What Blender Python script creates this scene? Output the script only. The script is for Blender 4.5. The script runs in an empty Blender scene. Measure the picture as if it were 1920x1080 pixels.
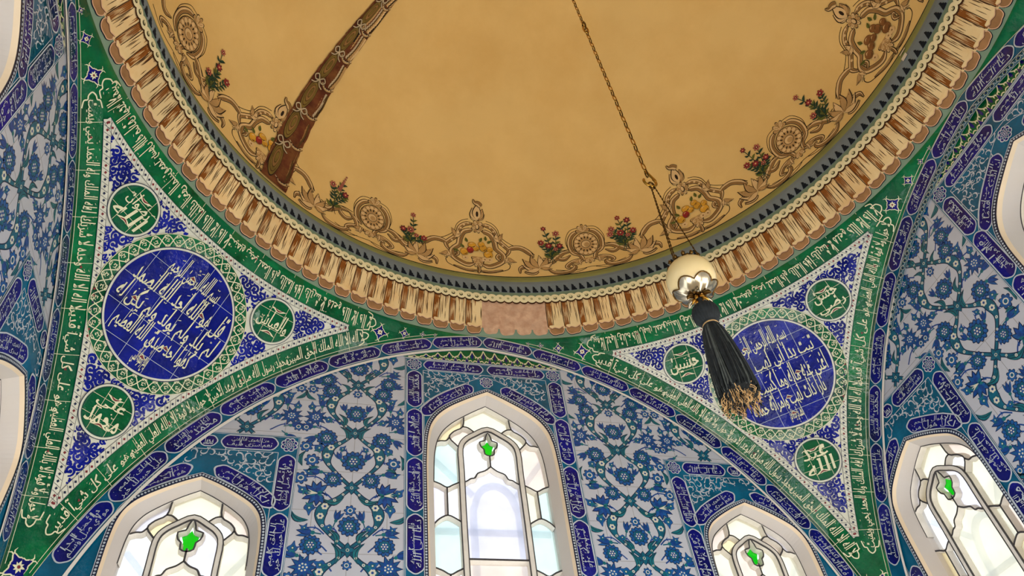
import bpy, math, random
import numpy as np
from mathutils import Matrix, Vector
from mathutils.geometry import tessellate_polygon

sc = bpy.context.scene
COL = sc.collection
PI = math.pi
rnd = random.Random(7)

# ------------------------------------------------------------------ units
S = 2.6            # half the width of the square room, metres; shapes below are in half-widths
ZO = 2.78          # height of the arch springing above the floor, metres

# ------------------------------------------------------------------ camera
cd = bpy.data.cameras.new('camera')
cam = bpy.data.objects.new('camera', cd)
COL.objects.link(cam)
Rm = Matrix(((0.965866, -0.110762, -0.234167), (-0.238397, -0.733711, -0.636266), (-0.101337, 0.670373, -0.735072)))
cam.matrix_world = Matrix.Translation((-0.44967*S, -0.54872*S, -0.45446*S + ZO)) @ Rm.to_4x4()
cd.sensor_width = 36
cd.lens = 25.975
cd.clip_start = 0.02
sc.camera = cam

# ------------------------------------------------------------------ sky, lights, exposure
wd = bpy.data.worlds.new('sky'); sc.world = wd; wd.use_nodes = True
nt = wd.node_tree; bg = nt.nodes['Background']
tc = nt.nodes.new('ShaderNodeTexCoord'); sx = nt.nodes.new('ShaderNodeSeparateXYZ')
rp = nt.nodes.new('ShaderNodeValToRGB')
nt.links.new(tc.outputs['Generated'], sx.inputs[0]); nt.links.new(sx.outputs['Z'], rp.inputs[0])
rp.color_ramp.elements[0].position = 0.0; rp.color_ramp.elements[0].color = (.55, .52, .46, 1)
rp.color_ramp.elements[1].position = 0.75; rp.color_ramp.elements[1].color = (.88, .95, 1.0, 1)
e = rp.color_ramp.elements.new(0.12); e.color = (.96, .98, 1.0, 1)
nt.links.new(rp.outputs[0], bg.inputs[0]); bg.inputs[1].default_value = 1.8

def area(name, loc, rot, sx_, sy_, power, col):
    l = bpy.data.lights.new(name, 'AREA'); l.shape = 'RECTANGLE'; l.size = sx_; l.size_y = sy_
    l.energy = power; l.color = col
    o = bpy.data.objects.new(name, l); COL.objects.link(o); o.location = loc; o.rotation_euler = rot
    return o
# unseen fill lights added low along each wall; no windows are built there
UP = math.radians(118)
area('fill_back', (0, 2.45, 1.15), (-UP, 0, 0), 4.0, 1.7, 85, (1, .98, .95))
area('fill_front', (0, -2.45, 1.25), (UP, 0, 0), 4.0, 1.9, 150, (1, .96, .90))
area('fill_left', (-2.45, 0, 1.15), (UP, 0, -PI/2), 4.0, 1.7, 62, (.88, .95, 1.0))
area('fill_right', (2.45, 0, 1.15), (UP, 0, PI/2), 4.0, 1.7, 150, (1, .97, .89))
sc.view_settings.view_transform = 'Standard'; sc.view_settings.look = 'None'
sc.view_settings.gamma = 1; sc.view_settings.exposure = 0.0
sc.view_settings.use_curve_mapping = False
sc.cycles.max_bounces = 8; sc.cycles.diffuse_bounces = 4; sc.cycles.transparent_max_bounces = 12
sc.cycles.sample_clamp_indirect = 4.0

# ------------------------------------------------------------------ materials
def lin(c):
    return tuple((v/255/12.92 if v/255 <= .04045 else ((v/255+.055)/1.055)**2.4) for v in c)
MATS = {}
def mat(name, rgb, rough=.5, var=.12, scale=6, spec=.5, metal=0.0, bump=0.0, bscale=30, tint=None, tscale=1.5, tfac=.5, grid=None, coat=0.0, tilt=0.0, tcell=4.2):
    m = bpy.data.materials.new(name); m.use_nodes = True
    n = m.node_tree.nodes; L = m.node_tree.links; b = n['Principled BSDF']
    c = lin(rgb)
    t = n.new('ShaderNodeTexCoord'); no = n.new('ShaderNodeTexNoise'); no.inputs['Scale'].default_value = scale
    no.inputs['Detail'].default_value = 5
    L.new(t.outputs['Object'], no.inputs['Vector'])
    r = n.new('ShaderNodeValToRGB')
    r.color_ramp.elements[0].position = .3; r.color_ramp.elements[1].position = .7
    r.color_ramp.elements[0].color = (*[max(0, v*(1-var)) for v in c], 1)
    r.color_ramp.elements[1].color = (*[min(1, v*(1+var)) for v in c], 1)
    L.new(no.outputs['Fac'], r.inputs[0]); out = r.outputs[0]
    if tint:
        n2 = n.new('ShaderNodeTexNoise'); n2.inputs['Scale'].default_value = tscale; n2.inputs['Detail'].default_value = 6
        n2.inputs['Roughness'].default_value = .65
        L.new(t.outputs['Object'], n2.inputs['Vector'])
        r2 = n.new('ShaderNodeValToRGB'); r2.color_ramp.elements[0].position = .42; r2.color_ramp.elements[1].position = .68
        r2.color_ramp.elements[0].color = (0, 0, 0, 1); r2.color_ramp.elements[1].color = (tfac, tfac, tfac, 1)
        L.new(n2.outputs['Fac'], r2.inputs[0])
        mx = n.new('ShaderNodeMix'); mx.data_type = 'RGBA'
        L.new(r2.outputs[0], mx.inputs[0]); L.new(out, mx.inputs[6]); mx.inputs[7].default_value = (*lin(tint), 1)
        out = mx.outputs[2]
    if grid:                                   # thin joints between tiles, (axis, pitch, offset) in metres
        acc = None
        sp = n.new('ShaderNodeSeparateXYZ'); L.new(t.outputs['Object'], sp.inputs[0])
        for ax, pitch, off in grid:
            a = n.new('ShaderNodeMath'); a.operation = 'ADD'; a.inputs[1].default_value = off + 100*pitch; L.new(sp.outputs[ax], a.inputs[0])
            d = n.new('ShaderNodeMath'); d.operation = 'DIVIDE'; d.inputs[1].default_value = pitch; L.new(a.outputs[0], d.inputs[0])
            f = n.new('ShaderNodeMath'); f.operation = 'FRACT'; L.new(d.outputs[0], f.inputs[0])
            l = n.new('ShaderNodeMath'); l.operation = 'LESS_THAN'; l.inputs[1].default_value = .0035/pitch; L.new(f.outputs[0], l.inputs[0])
            if acc is None: acc = l
            else:
                q = n.new('ShaderNodeMath'); q.operation = 'MAXIMUM'; L.new(acc.outputs[0], q.inputs[0]); L.new(l.outputs[0], q.inputs[1]); acc = q
        mx = n.new('ShaderNodeMix'); mx.data_type = 'RGBA'
        L.new(acc.outputs[0], mx.inputs[0]); L.new(out, mx.inputs[6]); mx.inputs[7].default_value = (*lin((150, 150, 150)), 1)
        out = mx.outputs[2]
    L.new(out, b.inputs['Base Color'])
    b.inputs['Roughness'].default_value = rough
    b.inputs['Specular IOR Level'].default_value = spec
    b.inputs['Metallic'].default_value = metal
    b.inputs['Coat Weight'].default_value = coat
    b.inputs['Coat Roughness'].default_value = .08
    if bump:
        nb = n.new('ShaderNodeTexNoise'); nb.inputs['Scale'].default_value = bscale; nb.inputs['Detail'].default_value = 3
        L.new(t.outputs['Object'], nb.inputs['Vector'])
        bp = n.new('ShaderNodeBump'); bp.inputs['Strength'].default_value = bump; bp.inputs['Distance'].default_value = .02
        L.new(nb.outputs['Fac'], bp.inputs['Height']); L.new(bp.outputs[0], b.inputs['Normal'])
    if tilt:                                   # every tile sits at its own slight angle
        vo = n.new('ShaderNodeTexVoronoi'); vo.inputs['Scale'].default_value = tcell; vo.distance = 'CHEBYCHEV'; vo.inputs['Randomness'].default_value = .35
        L.new(t.outputs['Object'], vo.inputs['Vector'])
        sb = n.new('ShaderNodeVectorMath'); sb.operation = 'SUBTRACT'; L.new(vo.outputs['Color'], sb.inputs[0]); sb.inputs[1].default_value = (.5, .5, .5)
        sc2 = n.new('ShaderNodeVectorMath'); sc2.operation = 'SCALE'; L.new(sb.outputs[0], sc2.inputs[0]); sc2.inputs['Scale'].default_value = tilt
        ad = n.new('ShaderNodeVectorMath'); ad.operation = 'ADD'; L.new(sc2.outputs[0], ad.inputs[0])
        if bump: L.new(bp.outputs[0], ad.inputs[1])
        else:
            ge = n.new('ShaderNodeNewGeometry'); L.new(ge.outputs['Normal'], ad.inputs[1])
        no2 = n.new('ShaderNodeVectorMath'); no2.operation = 'NORMALIZE'; L.new(ad.outputs[0], no2.inputs[0]); L.new(no2.outputs[0], b.inputs['Normal'])
    MATS[name] = m
    return m
GL = dict(rough=.13, bump=.16, bscale=34, spec=.36, tilt=.36)
mat('tile_white', (188, 191, 201), rough=.25, var=.06, scale=3, bump=.06, bscale=12, tint=(174, 178, 192), tscale=2, tfac=.5,
    grid=((0, .085*S, 0), (2, .105*S, .03)))
mat('glaze_white', (208, 207, 190), rough=.25, var=.08, scale=8, bump=.06)
mat('line_cream', (216, 214, 178), rough=.35, var=.08, scale=9)
mat('line_blue_white', (186, 196, 206), rough=.35, var=.1, scale=9)
mat('cobalt', (12, 24, 122), var=.5, scale=7, **dict(GL, spec=.22, tilt=.26))
mat('cobalt_deep', (10, 14, 108), var=.5, scale=6, **GL)
mat('blue_flower', (18, 84, 150), rough=.28, var=.3, scale=40, bump=.05)
mat('blue_petal', (14, 66, 138), rough=.28, var=.3, scale=40, bump=.05)
mat('turquoise', (6, 90, 124), var=.3, scale=7, **GL)
mat('turquoise_deep', (6, 92, 118), rough=.28, var=.3, scale=25, bump=.05)
mat('teal_leaf', (12, 104, 116), rough=.28, var=.3, scale=30, bump=.05)
mat('green', (6, 100, 55), var=.6, scale=5, tint=(3, 62, 48), tscale=2.4, tfac=.85, **GL)
mat('green_deep', (4, 66, 36), var=.3, scale=9, **GL)
mat('ink', (8, 26, 62), rough=.35, var=.2)
mat('bole_red', (112, 26, 34), rough=.35, var=.2, scale=30)
mat('plaster', (226, 189, 120), rough=.9, var=.05, scale=1.3, bump=.08, bscale=9, tint=(208, 164, 92), tscale=1.1, tfac=.55, spec=.2)
mat('plaster_edge', (226, 222, 214), rough=.85, var=.05, scale=3, bump=.1, bscale=20, spec=.2)
mat('reveal_lip', (226, 206, 178), rough=.85, var=.08, scale=3, spec=.2)
mat('reveal', (200, 194, 190), rough=.85, var=.06, scale=2, bump=.08, bscale=16, tint=(206, 190, 170), tscale=1.2, tfac=.4, spec=.2)
mat('stucco', (224, 219, 210), rough=.9, var=.08, scale=12, bump=.2, bscale=40, spec=.2)
mat('stucco_shade', (66, 64, 66), rough=.8, var=.2, scale=30)  # bar fronts and edges: silhouette against the bright glass, put into the colour
mat('cloth', (226, 198, 146), rough=.9, var=.14, scale=2.2, tint=(212, 162, 98), tscale=3, tfac=.6, spec=.2)
mat('cloth_worn', (198, 160, 130), rough=.9, var=.15, scale=14, tint=(168, 122, 92), tscale=18, tfac=.7, spec=.2)
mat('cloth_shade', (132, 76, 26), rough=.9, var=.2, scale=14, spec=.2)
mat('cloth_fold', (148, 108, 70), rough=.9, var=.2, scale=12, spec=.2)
mat('cloth_line', (66, 38, 18), rough=.9, var=.2, spec=.2)
mat('cloth_pink', (206, 162, 128), rough=.9, var=.1, spec=.2)
mat('cream', (234, 222, 178), rough=.9, var=.06, scale=4, spec=.2)
mat('dot', (168, 164, 120), rough=.9, var=.1, spec=.2)
mat('grey_green', (128, 136, 104), rough=.9, var=.1, scale=3, spec=.2)
mat('sage', (118, 138, 116), rough=.9, var=.1, scale=3, spec=.2)
mat('slate', (124, 138, 148), rough=.9, var=.1, scale=3, spec=.2)
mat('olive', (146, 154, 100), rough=.9, var=.12, scale=3, spec=.2)
mat('navy', (16, 26, 38), rough=.9, var=.1, spec=.2)
mat('tan', (180, 142, 90), rough=.95, var=.15, scale=9, spec=.2)
mat('tan_light', (216, 180, 126), rough=.95, var=.1, scale=9, spec=.2)
mat('tan_mid', (142, 104, 58), rough=.95, var=.15, scale=9, spec=.2)
mat('umber', (84, 60, 30), rough=.95, var=.2, scale=9, spec=.2)
mat('umber_dark', (44, 32, 20), rough=.95, var=.2, scale=9, spec=.2)
mat('maroon', (92, 46, 28), rough=.95, var=.35, scale=9, spec=.2, tint=(128, 84, 44), tscale=7, tfac=.8)
mat('olive_brown', (118, 96, 44), rough=.95, var=.25, scale=14, spec=.2)
mat('ribbon_grey', (186, 166, 132), rough=.95, var=.15, scale=14, spec=.2)
mat('pear', (206, 150, 48), rough=.95, var=.18, scale=16, spec=.2)
mat('pear_dull', (128, 84, 44), rough=.95, var=.18, scale=16, spec=.2)
mat('apple', (150, 44, 40), rough=.95, var=.2, scale=16, spec=.2)
mat('petal_red', (152, 52, 48), rough=.95, var=.25, scale=30, spec=.2)
mat('petal_rose', (186, 104, 84), rough=.95, var=.2, scale=30, spec=.2)
mat('petal_maroon', (104, 40, 44), rough=.95, var=.25, scale=30, spec=.2)
mat('foliage', (40, 66, 48), rough=.95, var=.3, scale=30, spec=.2)
mat('foliage_olive', (96, 100, 44), rough=.95, var=.25, scale=30, spec=.2)
mat('brass', (196, 146, 62), rough=.3, var=.2, scale=30, metal=1)
mat('brass_dark', (96, 70, 34), rough=.4, var=.3, scale=40, metal=1)
mat('silver', (168, 156, 132), rough=.2, var=.2, scale=20, metal=1)
mat('eggshell', (214, 190, 138), rough=.25, var=.05, scale=6, coat=.4)
mat('thread', (26, 30, 32), rough=.75, var=.4, scale=60, spec=.3)
mat('thread_light', (70, 74, 70), rough=.7, var=.3, scale=60, spec=.3)
mat('fringe', (176, 140, 92), rough=.7, var=.4, scale=60, spec=.3)
mat('stone_floor', (176, 164, 146), rough=.6, var=.1, scale=2, grid=((0, .6, 0), (1, .6, 0)))
mat('lower_tile', (206, 206, 206), rough=.4, var=.06, scale=3, grid=((0, .085*S, 0), (2, .105*S, .03)))

def glass(name, rgb, diff=.42):
    m = bpy.data.materials.new(name); m.use_nodes = True
    n = m.node_tree.nodes; L = m.node_tree.links
    n.remove(n['Principled BSDF']); out = n['Material Output']
    t = n.new('ShaderNodeTexCoord'); no = n.new('ShaderNodeTexNoise'); no.inputs['Scale'].default_value = 9; no.inputs['Detail'].default_value = 6
    L.new(t.outputs['Object'], no.inputs['Vector'])
    r = n.new('ShaderNodeValToRGB'); c = lin(rgb)
    r.color_ramp.elements[0].position = .3; r.color_ramp.elements[1].position = .65
    r.color_ramp.elements[0].color = (*[v*.93 for v in c], 1); r.color_ramp.elements[1].color = (*c, 1)
    L.new(no.outputs['Fac'], r.inputs[0])
    a = n.new('ShaderNodeBsdfTransparent'); b = n.new('ShaderNodeBsdfTranslucent'); g = n.new('ShaderNodeBsdfGlossy')
    g.inputs['Roughness'].default_value = .12
    L.new(r.outputs[0], a.inputs[0]); L.new(r.outputs[0], b.inputs[0])
    mx = n.new('ShaderNodeMixShader'); mx.inputs[0].default_value = diff
    L.new(a.outputs[0], mx.inputs[1]); L.new(b.outputs[0], mx.inputs[2])
    m2 = n.new('ShaderNodeMixShader'); m2.inputs[0].default_value = .05
    L.new(mx.outputs[0], m2.inputs[1]); L.new(g.outputs[0], m2.inputs[2])
    L.new(m2.outputs[0], out.inputs[0])
    MATS[name] = m
glass('glass_cream', (254, 252, 240)); glass('glass_pink', (252, 244, 238)); glass('glass_aqua', (240, 252, 250))
glass('glass_clear', (255, 255, 255), .15); glass('glass_lilac', (247, 246, 252)); glass('glass_green', (70, 215, 80), .2)
glass('glass_grille', (238, 243, 251), .3); glass('glass_amber', (254, 246, 222))

# ------------------------------------------------------------------ mesh builder
class MB:
    def __init__(self): self.v = []; self.f = []; self.m = []; self.n = 0; self.names = []
    def add(self, V, F, m):
        V = np.asarray(V, float)
        if len(V) == 0: return
        if m not in self.names: self.names.append(m)
        k = self.names.index(m); n = self.n
        self.v.append(V); self.f += [tuple(i+n for i in q) for q in F]; self.m += [k]*len(F); self.n += len(V)
    def ok(self): return self.n > 0
    def build(self, name, parent=None, origin=None, smooth=False):
        V = np.concatenate(self.v)*S + np.array([0, 0, ZO])
        if parent is not None: o0 = np.array(parent['_o'])
        elif origin is not None: o0 = np.array(origin, float)*S + np.array([0, 0, ZO])
        else:
            o0 = (V.min(0)+V.max(0))/2
        me = bpy.data.meshes.new(name)
        me.from_pydata((V-o0).tolist(), [], self.f)
        for k in self.names: me.materials.append(MATS[k])
        me.polygons.foreach_set('material_index', self.m)
        if smooth: me.polygons.foreach_set('use_smooth', [True]*len(self.f))
        me.update()
        o = bpy.data.objects.new(name, me); COL.objects.link(o)
        if parent is not None: o.parent = parent; o['_o'] = list(o0)
        else: o.location = o0; o['_o'] = list(o0)
        return o
def tag(o, label=None, cat=None, group=None, kind=None):
    if label: o['label'] = label
    if cat: o['category'] = cat
    if group: o['group'] = group
    if kind: o['kind'] = kind
    return o
def empty(name, origin, label, cat, group=None, kind=None):
    o = bpy.data.objects.new(name, None); COL.objects.link(o); o.empty_display_size = .05
    p = np.array(origin, float)*S + np.array([0, 0, ZO]); o.location = p; o['_o'] = list(p)
    return tag(o, label, cat, group, kind)
def copy_tree(o, parent=None, rz=None, label=None):
    c = o.copy(); COL.objects.link(c)
    if parent is not None: c.parent = parent; c.matrix_parent_inverse = o.matrix_parent_inverse
    if rz is not None:
        c.location = Matrix.Rotation(rz, 3, 'Z') @ o.location
        c.rotation_euler = (0, 0, rz)
    if label: c['label'] = label
    for ch in [x for x in bpy.data.objects if x.parent == o]: copy_tree(ch, c)
    return c

# ------------------------------------------------------------------ 2-D drawing kit
LH = .0006          # step between glaze layers
class Ink:
    def __init__(self): self.it = []
    def add(self, V, F, m, h): self.it.append((np.asarray(V, float).reshape(-1, 2), F, m, h))
    def put(self, o, M=((1, 0), (0, 1)), t=(0, 0), dh=0, remap=None):
        M = np.asarray(M, float)
        for V, F, m, h in o.it: self.it.append((V @ M.T + np.array(t), F, (remap or {}).get(m, m), h+dh))
    def emit(self, mb, F, h0=0):
        for V, Fa, m, h in self.it: mb.add(F(V[:, 0], V[:, 1], (h+h0)*LH), Fa, m)
def rotm(a, s=1, mir=1):
    c, q = math.cos(a)*s, math.sin(a)*s
    return ((c*mir, -q), (q*mir, c))
def smooth(P, n=6, closed=False):
    P = np.asarray(P, float)
    if closed: Q = np.vstack([P[-1], P, P[0], P[1]])
    else: Q = np.vstack([2*P[0]-P[1], P, 2*P[-1]-P[-2]])
    out = []
    for i in range(1, len(Q)-2):
        a, b, c, d = Q[i-1], Q[i], Q[i+1], Q[i+2]
        for k in range(n):
            t = k/n
            out.append(.5*((2*b)+(c-a)*t+(2*a-5*b+4*c-d)*t*t+(3*b-a-3*c+d)*t**3))
    if not closed: out.append(P[-1])
    return np.array(out)
def ribbon(ink, P, w, m, h, closed=False):
    P = np.asarray(P, float); n = len(P)
    w = np.broadcast_to(np.asarray(w, float), (n,))/2
    if closed: T = np.roll(P, -1, 0)-np.roll(P, 1, 0)
    else: T = np.gradient(P, axis=0)
    T = T/(np.linalg.norm(T, axis=1)[:, None]+1e-12); N = np.c_[-T[:, 1], T[:, 0]]*w[:, None]
    V = np.vstack([P+N, P-N])
    F = [(i, i+n, i+1+n, i+1) for i in range(n-1)]
    if closed: F.append((n-1, 2*n-1, n, 0))
    ink.add(V, F, m, h)
def taper(n, w, a=.15, b=.15): 
    t = np.linspace(0, 1, n); return w*np.minimum(1, np.minimum((t+.02)/a if a else 1, (1-t+.02)/b if b else 1))
class Leaf(np.ndarray): pass
FAN = [False]
def poly(ink, P, m, h):
    n = len(P)
    if isinstance(P, Leaf):                       # strip from rib to rib, so that it follows a curved wall
        k = (n+2)//2; up = list(range(k)); dn = [0]+list(range(n-1, k-1, -1))+[k-1]
        ink.add(P, [tuple(dict.fromkeys((up[i], dn[i], dn[i+1], up[i+1]))) for i in range(k-1)], m, h); return
    if FAN[0]:
        Q = np.asarray(P, float); ink.add(np.vstack([Q, Q.mean(0)]), [(i, (i+1) % n, n) for i in range(n)], m, h); return
    ink.add(P, [tuple(range(n))], m, h)
def disc(ink, c, r, m, h, n=12, ry=None):
    a = np.linspace(0, 2*PI, n, endpoint=False); poly(ink, np.c_[c[0]+r*np.cos(a), c[1]+(ry or r)*np.sin(a)], m, h)
def lobed(c, r, k, d=.14, n=6, ph=0):
    a = np.linspace(0, 2*PI, k*n, endpoint=False); q = r*(1-d+d*np.abs(np.sin(k*(a+ph)/2))*2-d)
    return np.c_[c[0]+q*np.cos(a), c[1]+q*np.sin(a)]
def star(c, r, k, inner=.6, ph=0):
    a = np.arange(2*k)*PI/k+ph; q = np.where(np.arange(2*k) % 2 == 0, r, r*inner)
    return np.c_[c[0]+q*np.cos(a), c[1]+q*np.sin(a)]
def ringpoly(ink, c, r0, r1, m, h, n=48):
    a = np.linspace(0, 2*PI, n, endpoint=False); C = np.c_[np.cos(a), np.sin(a)]
    V = np.vstack([C*r0, C*r1])+np.array(c)
    ink.add(V, [(i, (i+1) % n, n+(i+1) % n, n+i) for i in range(n)], m, h)
def polar(ink, c, r, m, h, n=64, k=10):
    a = np.linspace(0, 2*PI, n, endpoint=False); V = [np.array([[0, 0]])]
    for j in range(1, k+1): V.append(np.c_[np.cos(a), np.sin(a)]*r*j/k)
    F = [(0, 1+i, 1+(i+1) % n) for i in range(n)]
    for j in range(k-1):
        b0, b1 = 1+j*n, 1+(j+1)*n
        F += [(b0+i, b1+i, b1+(i+1) % n, b0+(i+1) % n) for i in range(n)]
    ink.add(np.vstack(V)+np.array(c), F, m, h)
def region(ink, outer, holes, m, h):
    loops = [[Vector((x, y, 0)) for x, y in L] for L in [outer]+holes]
    F = tessellate_polygon(loops); V = [p for L in [outer]+holes for p in L]
    ink.add(V, [tuple(t) for t in F], m, h)
def leafpoly(L, w, curve=0.0, n=8):
    t = np.linspace(0, 1, n); up = w*np.sin(PI*t**.8)
    cy = curve*np.sin(PI*t)*L
    return np.vstack([np.c_[t*L, cy+up], np.c_[t*L, cy-up*.7][::-1][1:-1]]).view(Leaf)

# ------------------------------------------------------------------ Arabic lettering
FORMS = {}
for ch, cp, k in [('ء', 0xFE80, 1), ('آ', 0xFE81, 2), ('أ', 0xFE83, 2), ('ؤ', 0xFE85, 2), ('إ', 0xFE87, 2), ('ئ', 0xFE89, 4), ('ا', 0xFE8D, 2),
                  ('ب', 0xFE8F, 4), ('ة', 0xFE93, 2), ('ت', 0xFE95, 4), ('ث', 0xFE99, 4), ('ج', 0xFE9D, 4), ('ح', 0xFEA1, 4), ('خ', 0xFEA5, 4),
                  ('د', 0xFEA9, 2), ('ذ', 0xFEAB, 2), ('ر', 0xFEAD, 2), ('ز', 0xFEAF, 2), ('س', 0xFEB1, 4), ('ش', 0xFEB5, 4), ('ص', 0xFEB9, 4),
                  ('ض', 0xFEBD, 4), ('ط', 0xFEC1, 4), ('ظ', 0xFEC5, 4), ('ع', 0xFEC9, 4), ('غ', 0xFECD, 4), ('ف', 0xFED1, 4), ('ق', 0xFED5, 4),
                  ('ك', 0xFED9, 4), ('ل', 0xFEDD, 4), ('م', 0xFEE1, 4), ('ن', 0xFEE5, 4), ('ه', 0xFEE9, 4), ('و', 0xFEED, 2), ('ى', 0xFEEF, 2), ('ي', 0xFEF1, 4)]:
    FORMS[ch] = (cp, k)
def shape(s):
    s = s.replace('لا', '\u0001')
    FORMS['\u0001'] = (0xFEFB, 2)
    out = []
    for i, c in enumerate(s):
        if c not in FORMS: out.append(c); continue
        cp, k = FORMS[c]
        prev = i > 0 and s[i-1] in FORMS and FORMS[s[i-1]][1] == 4
        nxt = k == 4 and i+1 < len(s) and s[i+1] in FORMS and FORMS[s[i+1]][1] >= 2
        out.append(chr(cp + (3 if prev and nxt else 2 if nxt else 1 if prev else 0)))
    return ''.join(reversed(out))
TC = {}
def glyphs(s, wt=.014):
    key = (s, wt)
    if key in TC: return TC[key]
    c = bpy.data.curves.new('letters', 'FONT'); c.body = shape(s); c.resolution_u = 2; c.offset = wt
    o = bpy.data.objects.new('letters', c); COL.objects.link(o)
    dg = bpy.context.evaluated_depsgraph_get(); dg.update()
    me = bpy.data.meshes.new_from_object(o.evaluated_get(dg))
    V = np.array([v.co[:2] for v in me.vertices]).reshape(-1, 2); F = [tuple(p.vertices) for p in me.polygons]
    bpy.data.objects.remove(o); bpy.data.curves.remove(c); bpy.data.meshes.remove(me)
    V = V.copy(); y = V[:, 1]
    V[:, 1] = y + 1.3*np.maximum(0, y-.28)          # tall thuluth uprights
    V[:, 0] += .10*np.maximum(0, y-.2)
    TC[key] = (V, F)
    return TC[key]
def text(ink, s, x0, y0, w, h, m, lay, wt=.014):
    V, F = glyphs(s, wt); lo = V.min(0); d = V.max(0)-lo
    kx, ky = w/d[0], h/d[1]
    ink.add((V-lo)*np.array([kx, ky])+np.array([x0, y0]), F, m, lay)
PH = ['لا اله الا الله الملك الحق المبين', 'محمد رسول الله صادق الوعد الامين', 'لا حول ولا قوة الا بالله العلي العظيم', 'وهو على كل شيء قدير',
      'لا اله الا الله وحده لا شريك له', 'له الملك وله الحمد يحيي ويميت']
VERSE = ['مولاي صل وسلم دائما ابدا', 'على حبيبك خير الخلق كلهم', 'محمد سيد الكونين والثقلين', 'والفريقين من عرب ومن عجم', 'نبينا الامر الناهي فلا احد',
         'ابر في قول لا منه ولا نعم', 'هو الحبيب الذي ترجى شفاعته', 'لكل هول من الاهوال مقتحم', 'دعا الى الله فالمستمسكون به', 'مستمسكون بحبل غير منفصم',
         'فاق النبيين في خلق وفي خلق', 'ولم يدانوه في علم ولا كرم', 'وكلهم من رسول الله ملتمس', 'غرفا من البحر او رشفا من الديم', 'ان اشتكت قدماه الضر من ورم',
         'فما لعينيك ان قلت اكففا همتا', 'نعم سرى طيف من اهوى فارقني', 'والحب يعترض اللذات بالالم']
HALVES = []
for _v in VERSE:
    w_ = _v.split(' '); HALVES += [' '.join(w_[:(len(w_)+1)//2]), ' '.join(w_[(len(w_)+1)//2:])]
def marks(ink, x0, y0, w, h, m, lay, n, sz):
    for _ in range(n):
        x, y = x0+rnd.random()*w, y0+h*(.3+.65*rnd.random()); k = rnd.random()
        if k < .4: ribbon(ink, [(x, y), (x+sz*1.6, y+sz*.8)], sz*.35, m, lay)
        elif k < .6: poly(ink, [(x-sz*.4, y), (x, y-sz*.4), (x+sz*.4, y), (x, y+sz*.4)], m, lay)
        elif k < .8: ringpoly(ink, (x, y), sz*.3, sz*.55, m, lay, 7)
        else: ribbon(ink, [(x-sz*.7, y+sz*.7), (x-sz*.4, y), (x, y+sz*.5), (x+sz*.3, y), (x+sz*.8, y+sz*.8)], sz*.3, m, lay)
def inscription(ink, L, H, lines, m, lay, pad=.1):
    """crowded two-register lettering filling the box 0..L x 0..H"""
    if len(lines) == 1:
        text(ink, lines[0], 0, H*.04, L, H*.92, m, lay)
    else:
        text(ink, lines[0], L*.02, 0, L*.96, H*.66, m, lay, .002)
        text(ink, lines[1], L*.10, H*.50, L*.80, H*.50, m, lay+.4, .0)
        for f in (.3, .72):
            x = L*(f+.08*rnd.random()); ribbon(ink, [(x, H*.12), (x-H*.03, H*.6), (x+H*.02, H*.98)], [H*.03, H*.05, H*.07], m, lay+.2)
    marks(ink, 0, H*.1, L, H*.85, m, lay, int(L/H*3), H*.055)

# ------------------------------------------------------------------ the shell's surfaces
EP = .0995
def A(t): return np.sqrt(np.maximum((1+EP)**2-(np.abs(t)+EP)**2, 0))
def arch_off(x, w):                     # height of the arch drawn w inside the wall arch
    return np.sqrt(np.maximum((1+EP-w)**2-(np.abs(x)+EP)**2, 0))
H0 = float(A(0))
_t = np.linspace(0, 1, 600); _el = np.arctan2(A(_t), np.sqrt(1+_t*_t)); _r = np.sqrt(1+_t*_t)
_th = np.arctan2(_t, A(_t)); _ro = np.hypot(_t, A(_t))
EL0 = math.atan(H0)
def surf(D, h=0.0):
    D = D/np.linalg.norm(D, axis=1)[:, None]
    el = np.arctan2(D[:, 2], np.hypot(D[:, 0], D[:, 1])); q = np.hypot(D[:, 0], D[:, 1])
    r = np.interp(el, _el[::-1], _r[::-1]); z = np.tan(el)*r
    return np.c_[D[:, 0]/q*r, D[:, 1]/q*r, z]*(1-h)
def aedge(th): return np.arctan2(1, np.interp(np.abs(th), _th, _ro))
def d_back(s, w):
    al = aedge(s)-w/1.42; return np.c_[np.cos(al)*np.sin(s), np.sin(al), np.cos(al)*np.cos(s)]
def d_side(sg):
    def f(s, w):
        D = d_back(s, w); return np.c_[sg*D[:, 1], -sg*D[:, 0], D[:, 2]]
    return f
def d_ring(s, w):
    el = EL0-w/1.42; return np.c_[np.cos(el)*np.cos(-s), np.cos(el)*np.sin(-s), np.sin(el)]
def on(df): return lambda u, v, h: surf(df(u, v), h)
def azel(az, el):
    az, el = math.radians(az), math.radians(el); return np.array([math.cos(el)*math.cos(az), math.cos(el)*math.sin(az), math.sin(el)])
def gno(az, el, roll=0):
    c = azel(az, el); a = math.radians(az); R = np.array([math.sin(a), -math.cos(a), 0]); U = np.cross(R, c)
    U = U if U[2] > 0 else -U
    def f(u, v):
        cr, sr = math.cos(roll), math.sin(roll); x = u*cr-v*sr; y = u*sr+v*cr
        return c+np.outer(x, R)/1.43+np.outer(y, U)/1.43
    return f
def wallF(u, v, h): return np.c_[u, np.full(np.shape(u), 1.0)-h, v]

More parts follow.
